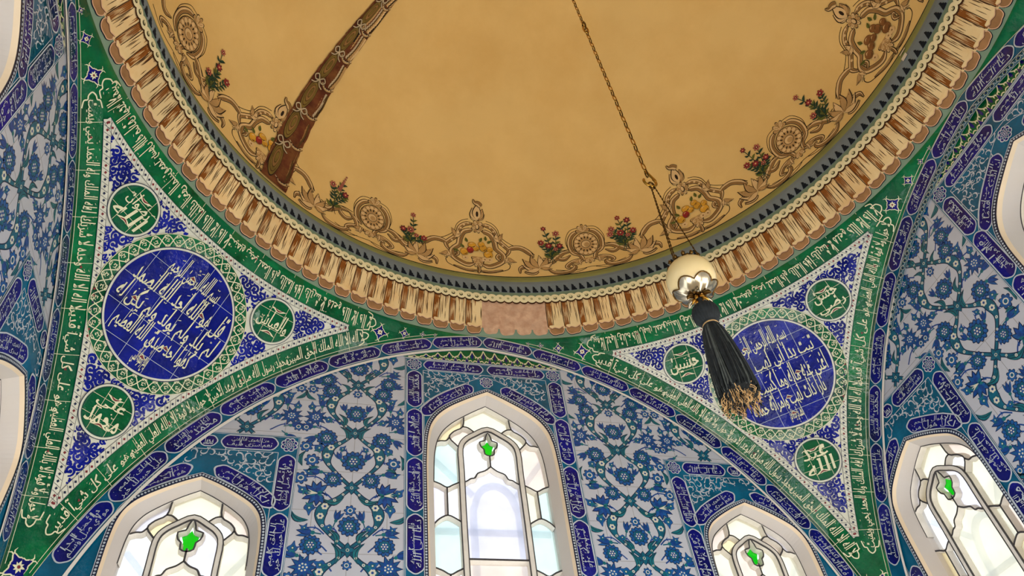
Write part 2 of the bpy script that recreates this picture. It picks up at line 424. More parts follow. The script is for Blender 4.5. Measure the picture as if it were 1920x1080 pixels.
# ------------------------------------------------------------------ window outlines
PC = [(0, 0), (.2, .018), (.42, .040), (.6, .060), (.72, .077), (.83, .098), (.92, .127), (.965, .160), (.985, .192), (1, .25)]
PS = [(0, 0), (.25, .016), (.5, .036), (.7, .055), (.82, .070), (.92, .092), (.97, .118), (.99, .145), (1, .18)]
def outline(cx, half, apex, prof, zb):
    prof = [tuple(q) for q in smooth(prof, 3)]
    R = [(cx+half*x, apex-d) for x, d in prof]; L = [(cx-half*x, apex-d) for x, d in prof[1:]]
    return [(cx-half, zb)]+L[::-1]+R+[(cx+half, zb)]
ZB = 0.0
WINS = {'c': (0.0, .175, .879, PC), 'l': (-.69, .150, .562, PS), 'r': (.69, .150, .562, PS)}
def wout(k, grow=0.0, zb=ZB):
    cx, hf, ap, pr = WINS[k]; return outline(cx, hf+grow, ap+grow, pr, zb)
ZF = -ZO/S
def arch_poly(w, n=60, xmax=1.0, zb=None):
    xm = min(xmax, (1+EP-w)-EP-1e-4); x = np.linspace(-xm, xm, 2*n+1); P = [(a, float(arch_off(a, w))) for a in x]
    if zb is not None: P = [(-xm, zb)]+P+[(xm, zb)]
    return P

# ---- walls
i_ = Ink(); region(i_, arch_poly(0, zb=ZF), [wout('l'), wout('c'), wout('r')], 'tile_white', 0)
mb = MB(); i_.emit(mb, wallF)
wall = mb.build('wall_back', origin=(0, 1, ZF)); tag(wall, 'white tiled far wall under the middle pointed arch', 'wall', kind='structure')
for nm, rz, lb in (('wall_left', PI/2, 'white tiled wall at the left side of the room'), ('wall_right', -PI/2, 'white tiled wall at the right side of the room')):
    c = copy_tree(wall, rz=rz, label=lb); c.name = nm
i_ = Ink(); region(i_, arch_poly(0, zb=ZF), [], 'lower_tile', 0)
mb = MB(); i_.emit(mb, lambda u, v, h: np.c_[u, np.full(len(u), -1.0), v]); o = mb.build('wall_front'); tag(o, 'plain tiled wall behind the viewer', 'wall', kind='structure')
mb = MB(); mb.add([(-1, -1, ZF), (1, -1, ZF), (1, 1, ZF), (-1, 1, ZF)], [(0, 1, 2, 3)], 'stone_floor')
tag(mb.build('floor'), 'stone floor of the room', 'floor', kind='structure')

# ---- dome
R3, Z3, HD = .985, 1.363, .92
RS = (R3*R3+HD*HD)/(2*HD); ZC = Z3+HD-RS; P0 = math.asin((Z3-ZC)/RS)
def domeP(az, s, h=0.0):
    p = P0+np.asarray(s)/RS; R = RS-h
    return np.c_[R*np.cos(p)*np.cos(az), R*np.cos(p)*np.sin(az), ZC+R*np.sin(p)]
def domeF(az0, flip=1): return lambda u, v, h: domeP(math.radians(az0)-np.asarray(u)*flip/R3, v, h)
na, nk = 180, 50; V = []; F = []
smax = (PI/2-P0)*RS
for k in range(nk):
    V.append(domeP(np.linspace(0, 2*PI, na, endpoint=False), np.full(na, smax*k/nk)))
V = np.vstack(V); V = np.vstack([V, [[0, 0, ZC+RS]]])
for k in range(nk-1): F += [(k*na+i, k*na+(i+1) % na, (k+1)*na+(i+1) % na, (k+1)*na+i) for i in range(na)]
F += [((nk-1)*na+i, (nk-1)*na+(i+1) % na, nk*na) for i in range(na)]
mb = MB(); mb.add(V, F, 'plaster'); o = mb.build('ceiling', smooth=True); tag(o, 'ochre painted plaster dome', 'ceiling', kind='structure')

# ---- pendentive vaults that carry the dome (two seen, two behind the viewer)
def pendentive(q):
    na_, nr = 90, 40; az = np.linspace(0, PI/2, na_+1); V = []
    re = 1/np.maximum(np.cos(az), np.sin(az))
    for j in range(nr+1):
        r = 1+(re-1)*j/nr; z = A(np.sqrt(np.maximum(r*r-1, 0))); V.append(np.c_[r*np.cos(az+q*PI/2), r*np.sin(az+q*PI/2), z])
    V = np.vstack(V); n = na_+1
    F = [(j*n+i, (j+1)*n+i, (j+1)*n+i+1, j*n+i+1) for j in range(nr) for i in range(na_)]
    mb = MB(); mb.add(V, F, 'green'); return mb
PEND = {}
for q, nm, lb in ((1, 'L', 'green tiled pendentive in the far left corner below the dome'), (0, 'R', 'green tiled pendentive in the far right corner below the dome'),
                  (2, 'X', 'green tiled pendentive behind the viewer on the left'), (3, 'Y', 'green tiled pendentive behind the viewer on the right')):
    a = (q+.5)*PI/2
    t = pendentive(q).build('vault', smooth=True); tag(t, lb, 'pendentive', kind='structure')

# ------------------------------------------------------------------ cornice with painted drapery
PROF = [(1.004, 1.088), (.9965, 1.100), (.9885, 1.118), (.972, 1.165), (.958, 1.205), (.9555, 1.23), (.9555, 1.262), (.961, 1.30), (.971, 1.335), (.982, 1.356), (.9855, 1.366)]
_pl = np.r_[0, np.cumsum(np.hypot(*np.diff(np.array(PROF), axis=0).T))]; _pr = np.array(PROF)
def cornF(az, v, h=0.0):
    v = np.asarray(v); r = np.interp(v, _pl, _pr[:, 0]); z = np.interp(v, _pl, _pr[:, 1])
    r2 = np.interp(v+.004, _pl, _pr[:, 0]); z2 = np.interp(v+.004, _pl, _pr[:, 1]); r1 = np.interp(v-.004, _pl, _pr[:, 0]); z1 = np.interp(v-.004, _pl, _pr[:, 1])
    dr, dz = r2-r1, z2-z1; L = np.hypot(dr, dz)+1e-9
    r = r-dz/L*h; z = z+dr/L*h
    return np.c_[r*np.cos(az), r*np.sin(az), z]
def vz(z): return float(np.interp(z, _pr[:, 1], _pl))
def cornU(u, v, h): return cornF(PI/2-np.asarray(u), v, h)          # u = angle rightwards from the middle of the far wall
def cband(ink, v0, v1, m, h, n=360, k=2, a0=0, a1=2*PI):
    a = np.linspace(a0, a1, n+1); w = np.linspace(v0, v1, k+1)
    V = [np.c_[a, np.full(n+1, q)] for q in w]
    F = [(j*(n+1)+i, j*(n+1)+i+1, (j+1)*(n+1)+i+1, (j+1)*(n+1)+i) for j in range(k) for i in range(n)]
    ink.add(np.vstack(V), F, m, h)
cor = empty('cornice', (0, 0, 1.09), 'round cornice under the dome painted as a pleated cloth valance with a scalloped trim', 'cornice')
I = Ink()
cband(I, 0, vz(1.13), 'sage', 0); cband(I, vz(1.13), vz(1.254), 'sage', 0, k=5); cband(I, vz(1.254), vz(1.318), 'slate', 0, k=4); cband(I, vz(1.318), vz(1.363), 'olive', 0, k=4)
cband(I, vz(1.360), vz(1.366), 'navy', 1, k=1)
mb = MB(); I.emit(mb, cornU); mb.build('moulding', cor, smooth=False)
# pleated cloth
VB, VT = vz(1.121), vz(1.222)
I = Ink(); PW = 2*PI/120
WORN = (math.radians(1.2), math.radians(12.2))
def strip(ink, uu, lo, hi, m, h): 
    ink.add(np.vstack([np.c_[uu, lo], np.c_[uu, hi]]), [(i, i+1, len(uu)+i+1, len(uu)+i) for i in range(len(uu)-1)], m, h)
for k in range(120):
    u0 = k*PW; u0 = (u0+PI) % (2*PI)-PI
    if not (-1.75 < u0 < 1.9):
        I.add([(u0, VB), (u0+PW, VB), (u0+PW, VT), (u0, VT)], [(0, 1, 2, 3)], 'cloth', 4); continue
    worn = WORN[0] < u0+PW/2 < WORN[1]
    r_ = random.Random(k); um = u0+PW*.5
    base = 'cloth_worn' if worn else 'cloth'
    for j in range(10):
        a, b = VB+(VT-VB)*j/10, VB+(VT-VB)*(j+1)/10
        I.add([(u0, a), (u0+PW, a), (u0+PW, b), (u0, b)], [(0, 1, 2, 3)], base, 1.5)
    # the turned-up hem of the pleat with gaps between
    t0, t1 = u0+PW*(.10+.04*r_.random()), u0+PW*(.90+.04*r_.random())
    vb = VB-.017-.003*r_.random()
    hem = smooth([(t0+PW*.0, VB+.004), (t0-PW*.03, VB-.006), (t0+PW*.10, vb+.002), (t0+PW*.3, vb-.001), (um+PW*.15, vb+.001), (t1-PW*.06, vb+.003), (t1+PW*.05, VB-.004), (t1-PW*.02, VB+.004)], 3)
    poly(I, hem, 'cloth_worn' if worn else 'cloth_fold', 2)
    if worn: continue
    ribbon(I, hem, taper(len(hem), .0022, .05, .05), 'cloth_pink', 3)
    ribbon(I, hem+np.array([0, -.0016]), .0034, 'navy', 1.5)
    lip = smooth([(t0-PW*.04, VB+.007), (t0+PW*.12, VB+.001), (um-PW*.1, VB+.004), (um+PW*.15, VB+.000), (t1-PW*.1, VB+.004), (t1+PW*.03, VB+.007)], 3)
    poly(I, np.vstack([lip, [(t1, VB+.012), (t0, VB+.012)]]), base, 3)
    ribbon(I, lip, .0024, 'cloth_pink', 4); ribbon(I, lip+np.array([0, -.0018]), .0012, 'cloth_line', 4)
    # brown hollows brushed down from the trim
    def vline(x, va, vb_, ww, m, h, lean=0.0):
        q = np.linspace(0, 1, 9); ribbon(I, np.c_[x+lean*np.sin(PI*q), va+(vb_-va)*q], np.interp(q, np.linspace(0, 1, len(ww)), ww), m, h)
    hgt_ = VT-VB
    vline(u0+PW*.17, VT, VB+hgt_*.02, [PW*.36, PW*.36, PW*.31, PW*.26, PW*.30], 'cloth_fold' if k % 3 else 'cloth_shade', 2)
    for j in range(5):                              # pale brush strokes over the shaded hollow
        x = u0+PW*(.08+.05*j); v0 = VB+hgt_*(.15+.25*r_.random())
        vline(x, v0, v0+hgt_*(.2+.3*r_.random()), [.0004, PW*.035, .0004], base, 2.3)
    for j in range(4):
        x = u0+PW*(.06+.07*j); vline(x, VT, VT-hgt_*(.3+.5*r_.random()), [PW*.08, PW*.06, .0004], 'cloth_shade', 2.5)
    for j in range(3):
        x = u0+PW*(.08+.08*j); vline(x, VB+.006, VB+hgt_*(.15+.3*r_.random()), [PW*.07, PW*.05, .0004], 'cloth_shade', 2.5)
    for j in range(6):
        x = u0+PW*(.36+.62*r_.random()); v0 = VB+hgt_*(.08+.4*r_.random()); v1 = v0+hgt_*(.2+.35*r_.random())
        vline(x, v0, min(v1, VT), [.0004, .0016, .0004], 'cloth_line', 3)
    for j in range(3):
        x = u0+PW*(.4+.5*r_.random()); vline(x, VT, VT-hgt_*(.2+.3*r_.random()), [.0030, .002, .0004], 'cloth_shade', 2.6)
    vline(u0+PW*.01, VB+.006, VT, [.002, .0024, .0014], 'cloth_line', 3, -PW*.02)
    vline(u0+PW*.34, VB+.006, VT, [.0014, .0022, .0012], 'cloth_line', 3, PW*.02)
mb = MB(); I.emit(mb, cornU); o = mb.build('pleated_cloth', cor); tag(o, 'cream and brown painted cloth pleats with a turned hem')
I = Ink(); vm = vz(1.224)
for k in range(240):
    u0 = (k+.35)*2*PI/240; u0 = (u0+PI) % (2*PI)-PI
    if not (-1.75 < u0 < 1.9): continue
    worn = WORN[0] < u0 < WORN[1]; rr = .0158
    disc(I, (u0, vm-.0042), rr*1.06, 'cloth_line', 4.4, 16); disc(I, (u0, vm), rr, 'cream', 5, 16)
    if not worn:
        disc(I, (u0, vm-.001), .0062, 'umber_dark', 6, 10); disc(I, (u0-.0006, vm+.0006), .0050, 'dot', 7, 10); disc(I, (u0-.0014, vm+.0016), .0026, 'cream', 8, 8)
    else: disc(I, (u0, vm), .0045, 'dot', 6, 10)
cband(I, vm-.001, vm+.0075, 'cream', 4.8, n=360, k=2)
mb = MB(); I.emit(mb, cornU); tag(mb.build('scalloped_trim', cor), 'cream scalloped trim of overlapping dots')
I = Ink()
for k in range(240):
    u0 = k*2*PI/240; u0 = (u0+PI) % (2*PI)-PI
    if not (-1.75 < u0 < 1.9): continue
    b = vz(1.2545); s_ = .0049
    P = [(u0-.009, b), (u0+.010, b), (u0+.010, b+s_*1.2), (u0+.006, b+s_*2), (u0+.006, b+s_*3.2), (u0+.002, b+s_*4), (u0+.002, b+s_*5.4), (u0-.002, b+s_*6.4), (u0-.005, b+s_*6.8), (u0-.006, b+s_*4)]
    poly(I, P, 'navy', 2)
mb = MB(); I.emit(mb, cornU); tag(mb.build('stepped_points', cor), 'row of small black stepped triangles')

# ------------------------------------------------------------------ pendentive tiling
BANDS = {'R': [('back', d_back, .325, 1.165), ('side', d_side(1), -1.165, -.325), ('ring', d_ring, -math.radians(71), -math.radians(19.2))],
         'L': [('back', d_back, -1.165, -.325), ('side', d_side(-1), .325, 1.165), ('ring', d_ring, -math.radians(161), -math.radians(109))]}
MED = {'R': [(44.8, 37.2, .158), (56.8, 41.9, .060), (33.1, 41.8, .060), (45, 26.85, .061)], 'L': [(135.3, 37.35, .158), (123.4, 42.2, .060), (147.0, 42.2, .060), (135.1, 27.0, .061)]}
def edge_w(side, D):
    """distance of a direction from the three tiled edges"""
    D = D/np.linalg.norm(D, axis=1)[:, None]; sg = 1 if side == 'R' else -1
    el = np.arctan2(D[:, 2], np.hypot(D[:, 0], D[:, 1])); wr = (EL0-el)*1.42
    wb = (aedge(np.arctan2(D[:, 0], D[:, 2]))-np.arctan2(D[:, 1], np.hypot(D[:, 0], D[:, 2])))*1.42
    ws = (aedge(np.arctan2(D[:, 1], D[:, 2]))-np.arctan2(sg*D[:, 0], np.hypot(D[:, 1], D[:, 2])))*1.42
    return wr, wb, ws
def crossing(side, df, w, s0, s1):
    """part of an edge curve that stays w away from the other two edges"""
    s = np.linspace(s0-.25, s1+.25, 3000); W = np.array(edge_w(side, df(s, np.full(len(s), w)))).min(0)
    g = s[W > w-3e-4]; return g.min(), g.max()
BIGTXT = {'L': [('بسم الله الرحمن الرحيم', .098), ('قل هو الله احد الله الصمد', .040), ('لم يلد ولم يولد ولم يكن له', -.018), ('كفوا احد صدق الله العظيم', -.072), ('وبلغ رسوله النبي', -.118)],
          'R': [('بسم الله الرحمن الرحيم', .098), ('تبت يدا ابي لهب وتب ما', .040), ('اغنى عنه ماله وما كسب سيصلى', -.018), ('نارا ذات لهب وامراته حمالة', -.072), ('الحطب في جيدها حبل', -.118)]}
SMALL = {'L': ['والعباس', 'رضوان الله', 'علي محمد'], 'R': ['حسين', 'حسن رضي', 'عبد الله']}
WHERE = {'L': ['the right tip of the far left pendentive', 'the left tip of the far left pendentive', 'the bottom of the far left pendentive'],
         'R': ['the left tip of the far right pendentive', 'the right tip of the far right pendentive', 'the bottom of the far right pendentive']}
def strip2(ink, s0, s1, w0, w1, m, h, n, k=1):
    s = np.linspace(s0, s1, n+1); w = np.linspace(w0, w1, k+1)
    V = np.vstack([np.c_[s, np.full(n+1, q)] for q in w])
    ink.add(V, [(j*(n+1)+i, j*(n+1)+i+1, (j+1)*(n+1)+i+1, (j+1)*(n+1)+i) for j in range(k) for i in range(n)], m, h)
def scroll(ink, c, r, ang, m, h, mir=1, turns=1.15, w=.0062):
    n = 16; t = np.linspace(0, 1, n); a = ang+mir*t*turns*2*PI; q = r*(1-.78*t)
    P = np.c_[c[0]+q*np.cos(a), c[1]+q*np.sin(a)]
    ribbon(ink, P, np.interp(t, [0, .3, .8, 1], [w*.5, w, w*.8, w*.5]), m, h)
    disc(ink, P[-1], w*.72, m, h, 7)
    for f, k in ((.22, 1.25), (.48, 1.2), (.7, .45)):
        i = int(f*n); d = P[i]-np.array(c); d = d/(np.linalg.norm(d)+1e-9)
        tip = P[i]+d*w*k; disc(ink, tip, w*.62, m, h, 6)
    return P
def quatre(r):
    q = Ink()
    for k in range(4):
        a = k*PI/2
        L = smooth([(0, -.15*r), (.45*r, -.42*r), (.62*r, -.2*r), (1.05*r, 0), (.62*r, .2*r), (.45*r, .42*r), (0, .15*r)], 3)
        M = np.array(rotm(a)); ribbon(q, L @ M.T, .22*r, 'line_cream', 1)
        poly(q, L @ M.T, 'cobalt_deep', 2)
        ribbon(q, (np.array([(.9*r, 0), (1.25*r, .12*r), (1.35*r, .38*r)])) @ M.T, [.12*r, .1*r, .03*r], 'line_cream', 1)
        ribbon(q, (np.array([(.9*r, 0), (1.25*r, -.12*r), (1.35*r, -.38*r)])) @ M.T, [.12*r, .1*r, .03*r], 'line_cream', 1)
    for k in range(4):
        a = k*PI/2+PI/4; M = np.array(rotm(a)); poly(q, (leafpoly(.5*r, .12*r)) @ M.T, 'line_cream', 3)
        poly(q, (leafpoly(.42*r, .1*r)) @ np.array(rotm(k*PI/2)).T, 'line_cream', 3)
    disc(q, (0, 0), .13*r, 'bole_red', 4, 8)
    return q
for side in 'LR':
    P = None; lrw = 'left' if side == 'L' else 'right'
    # triangular field of blue scrollwork on white
    cen = gno(MED[side][0][0], 37.2)
    tri = []
    order = ['ring', 'side', 'back'] if side == 'R' else ['ring', 'back', 'side']
    for nm, df, s0, s1 in BANDS[side]:
        a, b = crossing(side, df, .072, s0, s1); s = np.linspace(a, b, 60); tri.append(df(s, np.full(60, .072)))
    c0 = azel(MED[side][0][0], 37.2)
    azc = math.radians(MED[side][0][0]); Rv = np.array([math.sin(azc), -math.cos(azc), 0]); Uv = np.cross(Rv, c0); Uv = Uv if Uv[2] > 0 else -Uv
    pts = np.vstack(tri); G = np.c_[pts @ Rv/(pts @ c0), pts @ Uv/(pts @ c0)]*1.43
    G = G[np.argsort(np.arctan2(G[:, 1], G[:, 0]))]
    I = Ink(); n = len(G); K = 14
    V = np.vstack([[[0, 0]]]+[G*j/K for j in range(1, K+1)])
    Fc = [(0, 1+i, 1+(i+1) % n) for i in range(n)]
    for j in range(K-1): Fc += [(1+j*n+i, 1+(j+1)*n+i, 1+(j+1)*n+(i+1) % n, 1+j*n+(i+1) % n) for i in range(n)]
    I.add(V, Fc, 'glaze_white', 1)
    MD = [(azel(a, e), r/1.43) for a, e, r in MED[side]]; MD[0] = (MD[0][0], .190/1.43)
    lo, hi = G.min(0), G.max(0); st = .0205; row = 0; y = lo[1]
    while y < hi[1]:
        x = lo[0]+(st/2 if row % 2 else 0)
        while x < hi[0]:
            px, py = x+(rnd.random()-.5)*.005, y+(rnd.random()-.5)*.005
            D = cen(np.array([px]), np.array([py])); D /= np.linalg.norm(D)
            e = min(float(q[0]) for q in edge_w(side, D)); dm = min(math.acos(max(-1, min(1, float(D[0] @ c))))-r for c, r in MD)
            e = min(e-.074, dm*1.43)
            if e > -.0005:
                r = max(.0050, min(.0132, .004+e*1.0))
                scroll(I, (px, py), r, rnd.random()*6.28, 'cobalt', 2, 1 if (row+int(x/st)) % 2 else -1, w=max(.0042, min(.0066, r*.55)))
                if r > .008: 
                    a = rnd.random()*6.28; ribbon(I, [(px+.009*math.cos(a), py+.009*math.sin(a)), (px+.016*math.cos(a+.5), py+.016*math.sin(a+.5))], [.005, .0035], 'cobalt', 2)
            x += st
        y += st*.86; row += 1
    mb = MB(); I.emit(mb, on(cen)); o = mb.build('scrollwork_field'); tag(o, 'white triangular tile field with blue scrollwork around the roundels of the far %s pendentive' % lrw, 'tile field', 'scrollwork fields')
    # knotted ring round the great roundel
    I = Ink(); ringpoly(I, (0, 0), .150, .190, 'green', 3, 96)
    ringpoly(I, (0, 0), .1885, .1900, 'line_cream', 4, 96)
    NW = 20
    for ph in (0, PI):
        a = np.linspace(0, 2*PI, 480); q = .1735+.0125*np.sin(NW*a+ph); ribbon(I, np.c_[q*np.cos(a), q*np.sin(a)], .0022, 'line_cream', 4)
        for k in range(NW):
            a = 2*PI*(k+(.5 if ph else 0))/NW
            for q_, mr in ((.1625, 1), (.1845, -1), (.1625, -1)): scroll(I, (q_*math.cos(a+.06*mr), q_*math.sin(a+.06*mr)), .0052, a+mr, 'line_cream', 4.2, mr, .9, .0015)
    for k in range(2*NW):
        a = 2*PI*(k+.5)/(2*NW); s_ = 1 if k % 2 else -1
        scroll(I, (.1735*math.cos(a), .1735*math.sin(a)), .0058, a+1.5, 'line_cream', 4.4, s_, .8, .0019)
    mb = MB(); I.emit(mb, on(gno(*MED[side][0][:2]))); tag(mb.build('knotted_border'), 'green ring of cream knotwork around the large roundel of the far %s pendentive' % lrw, 'border', 'knotted borders')
    # twisted rope border on the three sides
    I3 = MB()
    for nm, df, s0, s1 in BANDS[side]:
        I = Ink(); a, b = crossing(side, df, .064, s0, s1)
        strip2(I, a, b, .0562, .0722, 'glaze_white', 3, 90, 2)
        strip2(I, a, b, .0552, .0562, 'ink', 3.5, 90); strip2(I, a, b, .0722, .0730, 'ink', 3.5, 90)
        n = int((b-a)/.0135)
        for k in range(n):
            s = a+(k+.5)*(b-a)/n
            poly(I, [(s-.0032, .0642), (s, .0608), (s+.0032, .0642), (s, .0676)], 'bole_red' if (k//2) % 3 == 0 else 'ink', 4)
            ribbon(I, [(s+.0035, .0572), (s+.0058, .0612), (s+.0078, .0642), (s+.0098, .0672), (s+.0120, .0712)], .0008, 'ink', 4)
        I.emit(I3, on(df))
    tag(I3.build('rope_border'), 'cream twisted rope border with dark dots edging the far %s pendentive field' % lrw, 'border', 'rope borders')
    # three green inscription bands
    for bi, (nm, df, s0, s1) in enumerate(BANDS[side]):
        I = Ink(); lo, hi = (.004, .0545) if nm == 'ring' else (.0, .0545)
        if nm != 'ring':
            strip2(I, s0-.3*(s0 < 0 and side == 'L' or s0 < -1), s1+.3*(s1 > 1), .0, .0085, 'green_deep', .6, 120)
            ex0, ex1 = (s0-.08, s1+.2) if abs(s1) < abs(s0) else (s0-.2, s1+.08)
            strip2(I, ex0, ex1, .0085, .0096, 'line_cream', 1.2, 120); strip2(I, ex0, ex1, -.0008, .0004, 'line_cream', 1.2, 120)
            lo = .0115
        n = 9
        for k in range(n): 
            s = s0+(s1-s0)*(k+.5)/n; ribbon(I, [(s, .0), (s+.0006, .03), (s, .055)], .0010, 'line_cream', 1.2)
        for s, d in ((s0, -1), (s1, 1)):                    # lobed ends
            m_ = (lo+.053)/2; q = smooth([(s-d*.020, lo-.001), (s-d*.006, lo+.003), (s-d*.004, lo+.011), (s+d*.004, lo+.013), (s+d*.010, m_), (s+d*.004, m_+(m_-lo)*.36), (s-d*.004, m_+(m_-lo)*.5), (s-d*.006, .049), (s-d*.020, .0535)], 3)
            ribbon(I, q, .0028, 'line_cream', 2)
        G_ = Ink(); strip2(G_, min(s0, s1)-.004, max(s0, s1)+.004, -.0005, .0555, 'green', .4, 120, 3); G_.put(I)
        mb = MB(); G_.emit(mb, on(df)); o = mb.build('inscription_band')
        tag(o, {'back': 'green calligraphy band along the far wall arch on the far %s pendentive', 'side': 'green calligraphy band along the %s wall arch on the same side pendentive',
                'ring': 'green calligraphy band under the round cornice on the far %s pendentive'}[nm] % lrw, 'inscription band', 'green inscription bands')
        J = Ink(); nseg = 4; L = (s1-s0-.012)/nseg
        for k in range(nseg):
            T = Ink(); b0, b1 = lo+.001, .0535
            inscription(T, L*1.02, b1-b0, [PH[(k+bi*2) % 6]], 'line_cream', 3)
            J.put(T, t=(s0+.004+(nseg-1-k)*L, b0))
            poly(J, lobed((s0+L*(k+.3+.4*rnd.random()), b0+.018), .0032, 3, .3), 'bole_red', 3.5)
        mb = MB(); J.emit(mb, on(df)); o = mb.build('inscription', o); tag(o, 'cream Arabic lettering')
    # palmettes at the tips
    sg = 1 if side == 'R' else -1
    for azo, r in ((17.4, .0190), (13.4, .0120), (10.3, .0065), (8.2, .0040)):
        x = math.tan(math.radians(azo)); el1 = math.degrees(math.atan2(float(A(x)), math.hypot(1, x))); el = (math.degrees(EL0)+el1)/2-.15
        for az in (90-azo, azo): 
            if side == 'L': az = 180-az
            mb = MB(); quatre(r).emit(mb, on(gno(az, el, 0)), 1)
            wh = 'beside the far wall arch' if abs(az-90) < 30 else 'beside the %s wall arch' % lrw
            tag(mb.build('palmette'), '%s blue and cream palmette %s, %s pendentive' % ({.0190: 'largest', .0120: 'second largest', .0065: 'small', .0040: 'tiniest'}[r], wh, lrw), 'palmette', 'tile palmettes')
    for el, r in ((13.3, .026), (9.6, .016)):
        mb = MB(); quatre(r).emit(mb, on(gno(45 if side == 'R' else 135, el, PI/4)), 1); tag(mb.build('palmette'), '%s blue and cream palmette at the foot of the far %s pendentive' % ('large' if r > .02 else 'lower'  , lrw), 'palmette', 'tile palmettes')
    # roundels
    lrw = 'left' if side == 'L' else 'right'
    az, el, r = MED[side][0]; g = gno(az, el)
    c = surf(azel(az, el)[None])[0]
    t = empty('tile_roundel', c, 'large cobalt blue calligraphy roundel in the middle of the far %s pendentive' % lrw, 'roundel', 'calligraphy roundels')
    I = Ink(); polar(I, (0, 0), r, 'glaze_white', 5, 96, 10); polar(I, (0, 0), r-.0055, 'cobalt', 6, 96, 10); ringpoly(I, (0, 0), r-.0008, r+.0012, 'ink', 5.5, 96)
    for k in range(-2, 3):
        for ax in (0, 1):
            c_ = k*.066+.02; hl = math.sqrt(max(0, (r-.006)**2-c_*c_)); q = np.linspace(-hl, hl, 12)
            ribbon(I, np.c_[q, np.full(12, c_)] if ax == 0 else np.c_[np.full(12, c_), q], .0009, 'line_blue_white', 7)
    mb = MB(); I.emit(mb, on(g)); disc_o = mb.build('disc', t); tag(disc_o, 'cobalt glazed disc with a cream rim')
    J = Ink()
    for s, y in BIGTXT[side]:
        hgt = .064; ym = max(abs(y-hgt*.45), abs(y+hgt*.45)); hw = math.sqrt(max(.0004, (r-.012)**2-ym*ym))
        text(J, s, -hw, y-hgt/2, 2*hw, hgt*1.05, 'line_cream', 8)
        marks(J, -hw*.9, y-.01, 1.8*hw, hgt*.75, 'line_cream', 8.5, int(hw*90), .0042)
        for _ in range(1):
            x = (rnd.random()*1.5-.75)*hw; ribbon(J, np.array([(x, y+.004), (x-.006, y-.002), (x+.004, y-.005), (x+.012, y-.003), (x, y+.006)]), .002, 'line_cream', 8.6, True); poly(J, [(x, y+.004), (x-.005, y-.002), (x+.011, y-.003)], 'bole_red', 8.8)
    mb = MB(); J.emit(mb, on(g)); tag(mb.build('inscription', disc_o), 'cream Arabic lettering in five lines')
    for k in range(3):
        az, el, r = MED[side][k+1]; g = gno(az, el); c = surf(azel(az, el)[None])[0]
        t = empty('tile_roundel', c, 'small green calligraphy roundel at ' + WHERE[side][k], 'roundel', 'calligraphy roundels')
        I = Ink(); polar(I, (0, 0), r, 'glaze_white', 5, 64, 5); polar(I, (0, 0), r-.0052, 'green', 6, 64, 5); ringpoly(I, (0, 0), r-.0006, r+.001, 'ink', 5.5, 64)
        ringpoly(I, (0, 0), r-.0072, r-.0064, 'ink', 6.5, 64)
        for c_ in (-.02, .022):
            hl = math.sqrt((r-.006)**2-c_*c_); q = np.linspace(-hl, hl, 8)
            ribbon(I, np.c_[q, np.full(8, c_)], .0009, 'line_cream', 7); ribbon(I, np.c_[np.full(8, c_), q], .0009, 'line_cream', 7)
        mb = MB(); I.emit(mb, on(g)); d = mb.build('disc', t); tag(d, 'green glazed disc with a cream rim')
        J = Ink(); s = SMALL[side][k].split(' ')
        if len(s) == 1: text(J, s[0], -r*.72, -r*.42, r*1.44, r*.86, 'line_cream', 8)
        else:
            text(J, s[0], -r*.58, -r*.02, r*1.16, r*.66, 'line_cream', 8); text(J, s[1], -r*.66, -r*.60, r*1.32, r*.66, 'line_cream', 8.3)
        for yy, m_ in ((.62, -1), (-.66, 1)):
            q = smooth([(-r*.36, r*(yy+.05*m_)), (0, r*(yy-.14*m_*-1)), (r*.36, r*(yy+.05*m_))], 5); ribbon(J, q, taper(len(q), .007, .4, .4), 'line_cream', 8); ribbon(J, q*np.array([.6, 1]), taper(len(q), .0036, .4, .4), 'bole_red', 8.5)
        marks(J, -r*.6, -r*.5, r*1.2, r*1.1, 'line_cream', 8, 7, .005)
        mb = MB(); J.emit(mb, on(g)); tag(mb.build('inscription', d), 'cream Arabic lettering')

# ------------------------------------------------------------------ tile frames, cartouches and panels of a wall
def densify(P, d=.012):
    P = np.asarray(P, float); out = []
    for a, b in zip(P, np.roll(P, -1, 0)):
        n = max(1, int(np.linalg.norm(b-a)/d)); out += [a+(b-a)*k/n for k in range(n)]
    return np.array(out)
def cart_shape(L, H):
    th = np.linspace(-PI/2, PI/2, 19); q = 1+.13*np.abs(np.cos(2.5*th))*np.cos(th)-.05
    ex, ey = .42*H*np.cos(th)*q, .5*H*np.sin(th)*(1-.06*np.abs(np.sin(2*th)))
    c = .46*H
    R = np.c_[L-c+ex, H/2+ey]; Lf = np.c_[c-ex[::-1], H/2+ey[::-1]]
    return densify(np.vstack([R, Lf]), .02)
def put_mapped(mb, ink, g, h0=0, F=wallF):
    for V, Fa, m, h in ink.it:
        u, v = g(V[:, 0], V[:, 1]); mb.add(F(u, v, (h+h0)*LH), Fa, m)
def aff(x0, y0, a=0.0):
    c, s_ = math.cos(a), math.sin(a); return lambda u, v: (x0+u*c-v*s_, y0+u*s_+v*c)
vi = [0]
def cartouche(parent, L, H, g, lines=None, h0=3):
    I = Ink(); P = cart_shape(L, H); poly(I, P, 'cobalt_deep', 0); ribbon(I, P, .0030, 'line_blue_white', 1, True)
    mb = MB(); put_mapped(mb, I, g, h0); o = mb.build('cartouche', parent)
    J = Ink(); T = Ink(); k = vi[0]; vi[0] += 1
    l = lines or ([HALVES[(2*k) % 36], HALVES[(2*k+1) % 36]] if L/H > 2.4 else [HALVES[k % 36]])
    inscription(T, L-.62*H, H*.80, l, 'line_blue_white', 1.5); J.put(T, t=(.31*H, H*.10))
    mb = MB(); put_mapped(mb, J, g, h0); mb.build('inscription', o)
    return o
